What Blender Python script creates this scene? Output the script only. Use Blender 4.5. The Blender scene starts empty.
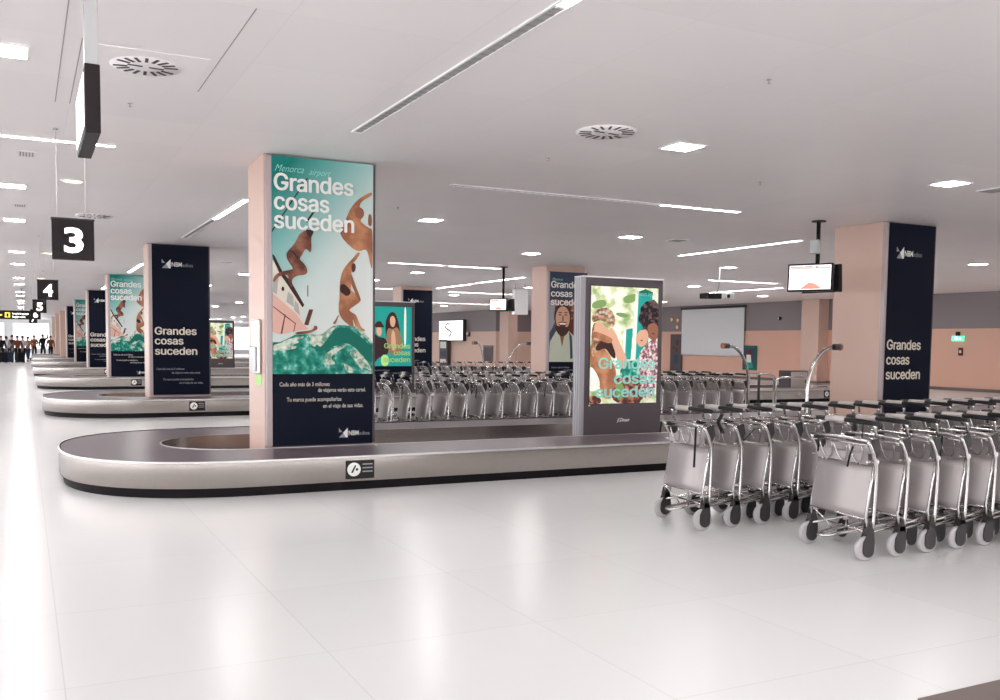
import bpy, bmesh, math, random
from mathutils import Vector, Matrix, noise
random.seed(4)
SC = bpy.context.scene
COL = SC.collection
PI = math.pi

# ------------------------------------------------------------------ materials
def mat(name, col, rough=.5, metal=0., emit=0., ecol=None, spec=.5, coat=0., nz=0., nscale=8., bump=0., alpha=1.):
    m = bpy.data.materials.new(name); m.use_nodes = True
    nt = m.node_tree; b = nt.nodes['Principled BSDF']
    c = tuple(col) + (1,)
    b.inputs['Base Color'].default_value = c
    b.inputs['Roughness'].default_value = rough
    b.inputs['Metallic'].default_value = metal
    b.inputs['Specular IOR Level'].default_value = spec
    b.inputs['Coat Weight'].default_value = coat
    if emit:
        b.inputs['Emission Color'].default_value = tuple(ecol or col) + (1,)
        b.inputs['Emission Strength'].default_value = emit
    if nz or bump:
        tc = nt.nodes.new('ShaderNodeTexCoord'); n = nt.nodes.new('ShaderNodeTexNoise')
        n.inputs['Scale'].default_value = nscale; n.inputs['Detail'].default_value = 3
        nt.links.new(tc.outputs['Object'], n.inputs['Vector'])
        if nz:
            mx = nt.nodes.new('ShaderNodeMix'); mx.data_type = 'RGBA'
            mx.inputs[6].default_value = tuple(max(0, x*(1-nz)) for x in col) + (1,)
            mx.inputs[7].default_value = tuple(min(1, x*(1+nz)) for x in col) + (1,)
            nt.links.new(n.outputs['Fac'], mx.inputs[0]); nt.links.new(mx.outputs[2], b.inputs['Base Color'])
        if bump:
            bp = nt.nodes.new('ShaderNodeBump'); bp.inputs['Strength'].default_value = bump
            nt.links.new(n.outputs['Fac'], bp.inputs['Height']); nt.links.new(bp.outputs[0], b.inputs['Normal'])
    return m

def srgb(r, g, b):
    f = lambda v: ((v/255+.055)/1.055)**2.4 if v > 10 else v/255/12.92
    return (f(r), f(g), f(b))

def grid_mat(name, col, line, sx, sy, w, rough, spec=.5, ox=0., oy=0., nz=.02, coat=0.):
    m = mat(name, col, rough, spec=spec, coat=coat)
    nt = m.node_tree; N = nt.nodes; L = nt.links; b = N['Principled BSDF']
    tc = N.new('ShaderNodeTexCoord'); sp = N.new('ShaderNodeSeparateXYZ'); L.new(tc.outputs['Object'], sp.inputs[0])
    def edge(out, s, o):
        a = N.new('ShaderNodeMath'); a.operation = 'ADD'; a.inputs[1].default_value = 1000*s-o; L.new(out, a.inputs[0])
        d = N.new('ShaderNodeMath'); d.operation = 'DIVIDE'; d.inputs[1].default_value = s; L.new(a.outputs[0], d.inputs[0])
        f = N.new('ShaderNodeMath'); f.operation = 'FRACT'; L.new(d.outputs[0], f.inputs[0])
        g = N.new('ShaderNodeMath'); g.operation = 'LESS_THAN'; g.inputs[1].default_value = w/s; L.new(f.outputs[0], g.inputs[0])
        fl = N.new('ShaderNodeMath'); fl.operation = 'FLOOR'; L.new(d.outputs[0], fl.inputs[0])
        return g.outputs[0], fl.outputs[0]
    e1, f1 = edge(sp.outputs[0], sx, ox); e2, f2 = edge(sp.outputs[1], sy, oy)
    mx = N.new('ShaderNodeMath'); mx.operation = 'MAXIMUM'; L.new(e1, mx.inputs[0]); L.new(e2, mx.inputs[1])
    cb = N.new('ShaderNodeCombineXYZ'); L.new(f1, cb.inputs[0]); L.new(f2, cb.inputs[1])
    wn = N.new('ShaderNodeTexWhiteNoise'); L.new(cb.outputs[0], wn.inputs['Vector'])
    m1 = N.new('ShaderNodeMix'); m1.data_type = 'RGBA'
    m1.inputs[6].default_value = tuple(x*(1-nz) for x in col)+(1,); m1.inputs[7].default_value = tuple(min(1, x*(1+nz)) for x in col)+(1,)
    L.new(wn.outputs['Value'], m1.inputs[0])
    m2 = N.new('ShaderNodeMix'); m2.data_type = 'RGBA'; L.new(mx.outputs[0], m2.inputs[0]); L.new(m1.outputs[2], m2.inputs[6])
    m2.inputs[7].default_value = tuple(line)+(1,)
    L.new(m2.outputs[2], b.inputs['Base Color'])
    return m

M = {}
M['floor'] = grid_mat('polished_floor', (.76, .76, .758), (.66, .66, .655), 1.235, 1.3, .006, .24, spec=.30, ox=.135, oy=.75, nz=.012)
M['ceil'] = grid_mat('ceiling_panels', (.93, .89, .89), (.85, .81, .81), 1.2, 1.2, .005, .45, spec=.3, ox=.42, oy=.3, nz=.015)
M['beige'] = mat('beige_cladding', srgb(200, 170, 156), .4, spec=.4, nz=.02, nscale=1.5)
M['wallbeige'] = mat('wall_beige', srgb(212, 167, 147), .5, nz=.03, nscale=.6)
M['wallpale'] = mat('wall_pale_beige', srgb(222, 190, 174), .5, nz=.02, nscale=.6)
M['wallgrey'] = mat('wall_grey_band', srgb(128, 118, 120), .5, nz=.03, nscale=.6)
M['white'] = mat('white_paint', (.78, .77, .77), .45, nz=.02)
M['skirting'] = mat('skirting_grey', srgb(110, 98, 94), .5, nz=.04)
M['steel'] = mat('brushed_steel', (.44, .40, .378), .22, 1., nz=.06, nscale=30)
M['chrome'] = mat('chrome_tube', (.50, .48, .475), .17, 1., nz=.03)
M['alu'] = mat('aluminium', (.66, .65, .65), .32, .9, nz=.04)
M['sheet'] = mat('trolley_sheet', (.40, .365, .36), .5, .45, nz=.05, nscale=5)
M['belt'] = mat('belt_plates', srgb(106, 95, 101), .30, spec=.5, nz=.08, nscale=6)
M['rubber'] = mat('black_rubber', (.012, .010, .012), .6, spec=.08, nz=.2)
M['black'] = mat('black_plastic', (.012, .010, .012), .4, spec=.22, nz=.2)
M['dark'] = mat('dark_grey_plastic', (.032, .028, .03), .45, spec=.3, nz=.15)
M['tyre'] = mat('grey_tyre', (.42, .395, .41), .55, nz=.08)
M['grip'] = mat('light_grip_cover', (.48, .43, .41), .3, nz=.04)
M['frame'] = mat('panel_frame', srgb(84, 76, 80), .45, .2, spec=.2, nz=.05)
M['framelt'] = mat('pale_frame', srgb(166, 153, 154), .4, .3, nz=.04)
M['signblack'] = mat('sign_black', srgb(40, 34, 36), .5, spec=.12, nz=.1)
M['rod'] = mat('grey_rod', (.42, .42, .43), .4, .4, nz=.05)
M['vent'] = mat('vent_grey', (.36, .34, .34), .5, nz=.06)
M['slotdark'] = mat('slot_dark', (.03, .028, .028), .6, nz=.1)
M['plate'] = mat('diffuser_plate', (.88, .86, .86), .35, nz=.02)
M['screen'] = mat('lit_screen', (.8, .8, .8), .3, emit=.95, ecol=(1, .97, .97))
M['screenred'] = mat('lit_screen_red', (.6, .25, .2), .3, emit=.55, ecol=(.75, .3, .22))
M['screenline'] = mat('lit_screen_grey', (.3, .28, .28), .3, emit=.2, ecol=(.5, .45, .45))
M['canvas'] = mat('projection_canvas', (.66, .67, .69), .6, nz=.02)
M['numeral'] = mat('lit_numeral', (1, 1, .96), .4, emit=1.6, ecol=(1, .98, .9))
M['siglow'] = mat('sign_yellow', (.9, .8, .1), .4, emit=.7, ecol=(.95, .85, .15))
LP = 1.0
M['lamp'] = mat('lamp_white', (1, 1, 1), .5, emit=1., ecol=(1, .985, .98))
M['tube'] = mat('lamp_tube', (1, 1, 1), .5, emit=1., ecol=(1, .985, .985))
M['lampyel'] = mat('lamp_yellow', (1, 1, .4), .5, emit=1., ecol=(1, .93, .35))
M['skin'] = mat('skin', srgb(190, 140, 115), .5, nz=.05)
M['hair'] = mat('hair_dark', srgb(50, 36, 30), .6, nz=.15)
# printed inks
def ink(n, *c): M[n] = mat('print_'+n, srgb(*c), .5, spec=.12, nz=.035, nscale=9)
ink('navy', 4, 11, 30); ink('ink_white', 236, 236, 232); ink('ink_cream', 214, 206, 192); ink('ink_grey', 150, 152, 158)
ink('tan', 172, 112, 80); ink('tan2', 140, 92, 72); ink('brown', 112, 70, 58); ink('darkbrown', 60, 38, 36)
ink('pink', 216, 172, 158); ink('cream', 216, 208, 196); ink('win', 170, 168, 162); ink('teal', 36, 150, 140)
ink('mint', 150, 224, 212); ink('lime', 176, 222, 138); ink('foam', 186, 206, 190); ink('wd', 26, 106, 92)
ink('leaf', 120, 150, 92); ink('blond', 150, 116, 88); ink('afro', 52, 40, 42); ink('floral', 178, 148, 150)
ink('peach', 206, 160, 134); ink('shirtgreen', 190, 196, 178); ink('maroon', 104, 52, 46); ink('slate', 66, 74, 92)
ink('beardbrown', 78, 52, 44); ink('paper', 226, 228, 220)

def ramp_ink(name, stops, axis_fn, nsc=3., nmix=.0, rough=.32):
    """print colour: a ramp along a direction of the print, broken up by noise"""
    m = mat(name, (.5, .5, .5), .5, spec=.12); nt = m.node_tree; N = nt.nodes; L = nt.links; b = N['Principled BSDF']
    tc = N.new('ShaderNodeTexCoord'); vm = N.new('ShaderNodeVectorMath'); vm.operation = 'DOT_PRODUCT'
    vm.inputs[1].default_value = axis_fn; L.new(tc.outputs['Object'], vm.inputs[0])
    no = N.new('ShaderNodeTexNoise'); no.inputs['Scale'].default_value = nsc; no.inputs['Detail'].default_value = 6
    L.new(tc.outputs['Object'], no.inputs['Vector'])
    ma = N.new('ShaderNodeMath'); ma.operation = 'MULTIPLY_ADD'; L.new(no.outputs['Fac'], ma.inputs[0]); ma.inputs[1].default_value = nmix
    L.new(vm.outputs['Value'], ma.inputs[2])
    cr = N.new('ShaderNodeValToRGB'); el = cr.color_ramp.elements
    for i, (p, c) in enumerate(stops):
        e = el[i] if i < 2 else el.new(p)
        e.position = p; e.color = tuple(srgb(*c))+(1,)
    L.new(ma.outputs[0], cr.inputs[0]); L.new(cr.outputs[0], b.inputs['Base Color'])
    return m
M['skyprint'] = ramp_ink('print_sky', [(0, (222, 222, 218)), (.36, (200, 212, 208)), (.55, (146, 188, 184)), (.70, (90, 160, 154)), (.82, (30, 124, 116))], (-.34, 0, .27), nmix=.02)
M['waveprint'] = ramp_ink('print_wave', [(0, (14, 60, 56)), (.40, (24, 104, 90)), (.52, (40, 138, 118)), (.60, (92, 172, 158)), (.68, (196, 210, 196)), (1, (220, 226, 214))], (0, 0, .0), nsc=11., nmix=1.0)
M['foamprint'] = ramp_ink('print_foam', [(0, (60, 120, 104)), (.42, (110, 150, 130)), (.52, (186, 196, 178)), (.7, (226, 228, 218)), (1, (236, 236, 230))], (0, 0, .0), nsc=16., nmix=1.0)
M['jungle'] = ramp_ink('print_jungle', [(0, (90, 130, 84)), (.38, (150, 176, 120)), (.48, (206, 212, 170)), (.56, (236, 238, 222)), (1, (244, 244, 236))], (0, 0, .0), nsc=5., nmix=1.0)
M['crowdprint'] = ramp_ink('print_crowd', [(0, (40, 26, 26)), (.45, (90, 52, 46)), (.55, (170, 110, 88)), (1, (220, 190, 170))], (0, 0, .0), nsc=14., nmix=1.0)

# ------------------------------------------------------------------ mesh building
class B:
    """collects shapes into one mesh"""
    def __init__(s): s.bm = bmesh.new(); s.mats = []
    def mi(s, m):
        m = M[m] if isinstance(m, str) else m
        if m not in s.mats: s.mats.append(m)
        return s.mats.index(m)
    def face(s, pts, m, smooth=False):
        vs = [s.bm.verts.new(p) for p in pts]
        f = s.bm.faces.new(vs); f.material_index = s.mi(m); f.smooth = smooth; return f
    def box(s, x0, x1, y0, y1, z0, z1, m, bev=0., mtx=None):
        vs = [s.bm.verts.new((x, y, z)) for z in (z0, z1) for y in (y0, y1) for x in (x0, x1)]
        k = s.mi(m); fs = []
        for q in ((0, 2, 3, 1), (4, 5, 7, 6), (0, 1, 5, 4), (2, 6, 7, 3), (0, 4, 6, 2), (1, 3, 7, 5)):
            f = s.bm.faces.new([vs[i] for i in q]); f.material_index = k; fs.append(f)
        if bev:
            es = list({e for f in fs for e in f.edges})
            r = bmesh.ops.bevel(s.bm, geom=es, offset=bev, segments=2, affect='EDGES', profile=.5)
            vs = list({v for f in r['faces'] for v in f.verts} | {v for v in vs if v.is_valid})
            for f in {f for v in vs for f in v.link_faces}: f.material_index = k
        if mtx is not None: bmesh.ops.transform(s.bm, matrix=mtx, verts=vs)
        return s
    def tube(s, pts, r, m, n=8, closed=False, cap=True, squash=1.):
        pts = [Vector(p) for p in pts]; k = s.mi(m); N = len(pts); rings = []
        def tan(i):
            a = pts[(i-1) % N] if (closed or i > 0) else pts[i]
            b = pts[(i+1) % N] if (closed or i < N-1) else pts[i]
            return (b-a).normalized()
        t = tan(0); u = t.orthogonal().normalized(); rr = r if isinstance(r, (list, tuple)) else [r]*N
        for i in range(N):
            t2 = tan(i); u = (u - t2*u.dot(t2)).normalized(); v = t2.cross(u)
            rings.append([s.bm.verts.new(pts[i]+(u*math.cos(2*PI*j/n)+v*math.sin(2*PI*j/n)*squash)*rr[i]) for j in range(n)])
        for i in range(N if closed else N-1):
            a, b = rings[i], rings[(i+1) % N]
            for j in range(n):
                f = s.bm.faces.new((a[j], a[(j+1) % n], b[(j+1) % n], b[j])); f.smooth = True; f.material_index = k
        if cap and not closed:
            for rg in (rings[0][::-1], rings[-1]):
                f = s.bm.faces.new(rg); f.material_index = k
        return s
    def lathe(s, prof, m, n=20, axis='Z', at=(0, 0, 0)):
        """prof: (radius, height) pairs round an axis"""
        rings = []; mm = m if isinstance(m, list) else [m]*(len(prof)-1)
        for (r, h) in prof:
            rg = []
            for j in range(n):
                a = 2*PI*j/n; c, d = r*math.cos(a), r*math.sin(a)
                p = {'Z': (c, d, h), 'Y': (c, h, d), 'X': (h, c, d)}[axis]
                rg.append(s.bm.verts.new((p[0]+at[0], p[1]+at[1], p[2]+at[2])))
            rings.append(rg)
        for i in range(len(rings)-1):
            k = s.mi(mm[i])
            for j in range(n):
                f = s.bm.faces.new((rings[i][j], rings[i][(j+1) % n], rings[i+1][(j+1) % n], rings[i+1][j])); f.smooth = True; f.material_index = k
        for rg, q in ((rings[0], 0), (rings[-1], -1)):
            f = s.bm.faces.new(rg); f.material_index = s.mi(mm[q])
        return s
    def prism(s, poly, y0, y1, m, plane='XZ'):
        """polygon in a plane, given thickness"""
        k = s.mi(m)
        def P(a, b, t): return {'XZ': (a, t, b), 'YZ': (t, a, b), 'XY': (a, b, t)}[plane]
        f0 = [s.bm.verts.new(P(a, b, y0)) for a, b in poly]; f1 = [s.bm.verts.new(P(a, b, y1)) for a, b in poly]
        n = len(poly)
        fs = [s.bm.faces.new(f0), s.bm.faces.new(f1[::-1])]
        for i in range(n): fs.append(s.bm.faces.new((f0[i], f1[i], f1[(i+1) % n], f0[(i+1) % n])))
        for f in fs: f.material_index = k
        return s
    def text(s, body, x, z, w, h, m, y=0., bold=0., shear=0., right=False, depth=.0):
        """lettering in the XZ plane: baseline at z, fitted to width w and cap height h"""
        cu = bpy.data.curves.new('t', 'FONT'); cu.body = body; cu.size = 1; cu.offset = bold; cu.shear = shear; cu.resolution_u = 3
        cu.extrude = 0
        ob = bpy.data.objects.new('t', cu); COL.objects.link(ob)
        dg = bpy.context.evaluated_depsgraph_get(); me = ob.evaluated_get(dg).to_mesh()
        xs = [v.co.x for v in me.vertices]; x0, x1 = min(xs), max(xs)
        cap = .73; k = s.mi(m); sx = w/(x1-x0); sz = h/cap
        vs = [s.bm.verts.new((x+(v.co.x-x0)*sx, y, z+v.co.y*sz)) for v in me.vertices]
        for p in me.polygons:
            try:
                f = s.bm.faces.new([vs[i] for i in p.vertices]); f.material_index = k
            except ValueError: pass
        ob.evaluated_get(dg).to_mesh_clear(); bpy.data.objects.remove(ob); bpy.data.curves.remove(cu)
        return s
    def title(s, body, x, z, w, h, m, y=0.):
        k = s.mi(m); adv = 0; hold = []
        for ch in body:
            a, vs, fs = GLYPHS[ch]; hold.append((adv, vs, fs)); adv += a - .012
        x0 = min(v[0] for v in hold[0][1]); x1 = hold[-1][0] + max(v[0] for v in hold[-1][1]); sx = w/(x1-x0); sz = h/.53
        for a, vs, fs in hold:
            for q, (dx, dz) in enumerate(((0, 0), (-.021, 0), (.021, 0), (0, .013), (0, -.013), (.014, .009), (-.014, -.009), (-.014, .009), (.014, -.009))):
                bv = [s.bm.verts.new((x+(v[0]+dx+a-x0)*sx, y-q*.00015, z+(v[1]+dz)*sz)) for v in vs]
                for f in fs:
                    try: s.bm.faces.new([bv[i] for i in f]).material_index = k
                    except ValueError: pass
        return s
    def mesh(s, name):
        bmesh.ops.recalc_face_normals(s.bm, faces=s.bm.faces[:])
        me = bpy.data.meshes.new(name); s.bm.to_mesh(me); s.bm.free()
        for m in s.mats: me.materials.append(m)
        return me
    def fresh(s, name, t):
        s.obj(name, t); s.__init__(); return s
    def obj(s, name, parent=None, loc=None, kind=None, label=None):
        o = bpy.data.objects.new(name, s.mesh(name)); COL.objects.link(o)
        if loc: o.location = loc
        if parent: o.parent = parent
        if kind: o['kind'] = kind
        if label: o['label'] = label
        return o

def thing(name, label, cat, loc=(0, 0, 0), rz=0., group=None):
    o = bpy.data.objects.new(name, None); COL.objects.link(o); o.empty_display_size = .1
    o.location = loc; o.rotation_euler = (0, 0, rz); return tag(o, label, cat, group)
def tag(o, label, cat, group=None):
    o['label'] = label; o['category'] = cat
    if group: o['group'] = group
    return o
def dup(root, loc, rz=None, label=None, group=None):
    r = root.copy(); COL.objects.link(r); r.location = loc
    if rz is not None: r.rotation_euler = (0, 0, rz)
    if label: r['label'] = label
    if group: r['group'] = group
    for ch in list(root.children):
        c = ch.copy(); COL.objects.link(c); c.parent = r
        for g in list(ch.children):
            d = g.copy(); COL.objects.link(d); d.parent = c
    return r
ORD = ['first', 'second', 'third', 'fourth', 'fifth', 'sixth', 'seventh', 'eighth', 'ninth', 'tenth', 'eleventh', 'twelfth', 'thirteenth',
       'fourteenth', 'fifteenth', 'sixteenth', 'seventeenth', 'eighteenth', 'nineteenth', 'twentieth', 'twenty-first', 'twenty-second',
       'twenty-third', 'twenty-fourth', 'twenty-fifth', 'twenty-sixth', 'twenty-seventh', 'twenty-eighth']

def soft(pts, n=2):
    """round off the corners of an outline"""
    for _ in range(n):
        q = []
        for i, a in enumerate(pts):
            c = pts[(i+1) % len(pts)]
            q += [(a[0]*.75+c[0]*.25, a[1]*.75+c[1]*.25), (a[0]*.25+c[0]*.75, a[1]*.25+c[1]*.75)]
        pts = q
    return pts

def lit(key, s):
    """the same print as a backlit transparency"""
    if key+'_lit' not in M:
        m = M[key].copy(); m.name = m.name+'_backlit'; M[key+'_lit'] = m; nt = m.node_tree; b = nt.nodes['Principled BSDF']
        l = b.inputs['Base Color'].links
        if l: nt.links.new(l[0].from_socket, b.inputs['Emission Color'])
        else: b.inputs['Emission Color'].default_value = b.inputs['Base Color'].default_value
        b.inputs['Emission Strength'].default_value = s
    return key+'_lit'

M['floralprint'] = ramp_ink('print_floral', [(0, (90, 50, 60)), (.42, (130, 84, 92)), (.5, (190, 160, 160)), (.6, (226, 214, 212)), (1, (230, 226, 224))], (0, 0, 0), nsc=26., nmix=1.0)
M['curlprint'] = ramp_ink('print_curls', [(0, (20, 14, 18)), (.48, (40, 30, 34)), (.58, (90, 72, 70)), (1, (130, 104, 96))], (0, 0, 0), nsc=20., nmix=1.0)
M['strandprint'] = ramp_ink('print_strands', [(0, (70, 48, 40)), (.42, (120, 86, 66)), (.55, (170, 134, 104)), (.7, (220, 190, 160)), (1, (230, 210, 190))], (0, 0, 0), nsc=16., nmix=1.0)
M['trimgrey'] = mat('trim_grey', srgb(150, 145, 150), .5, .3, nz=.04)

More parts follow.
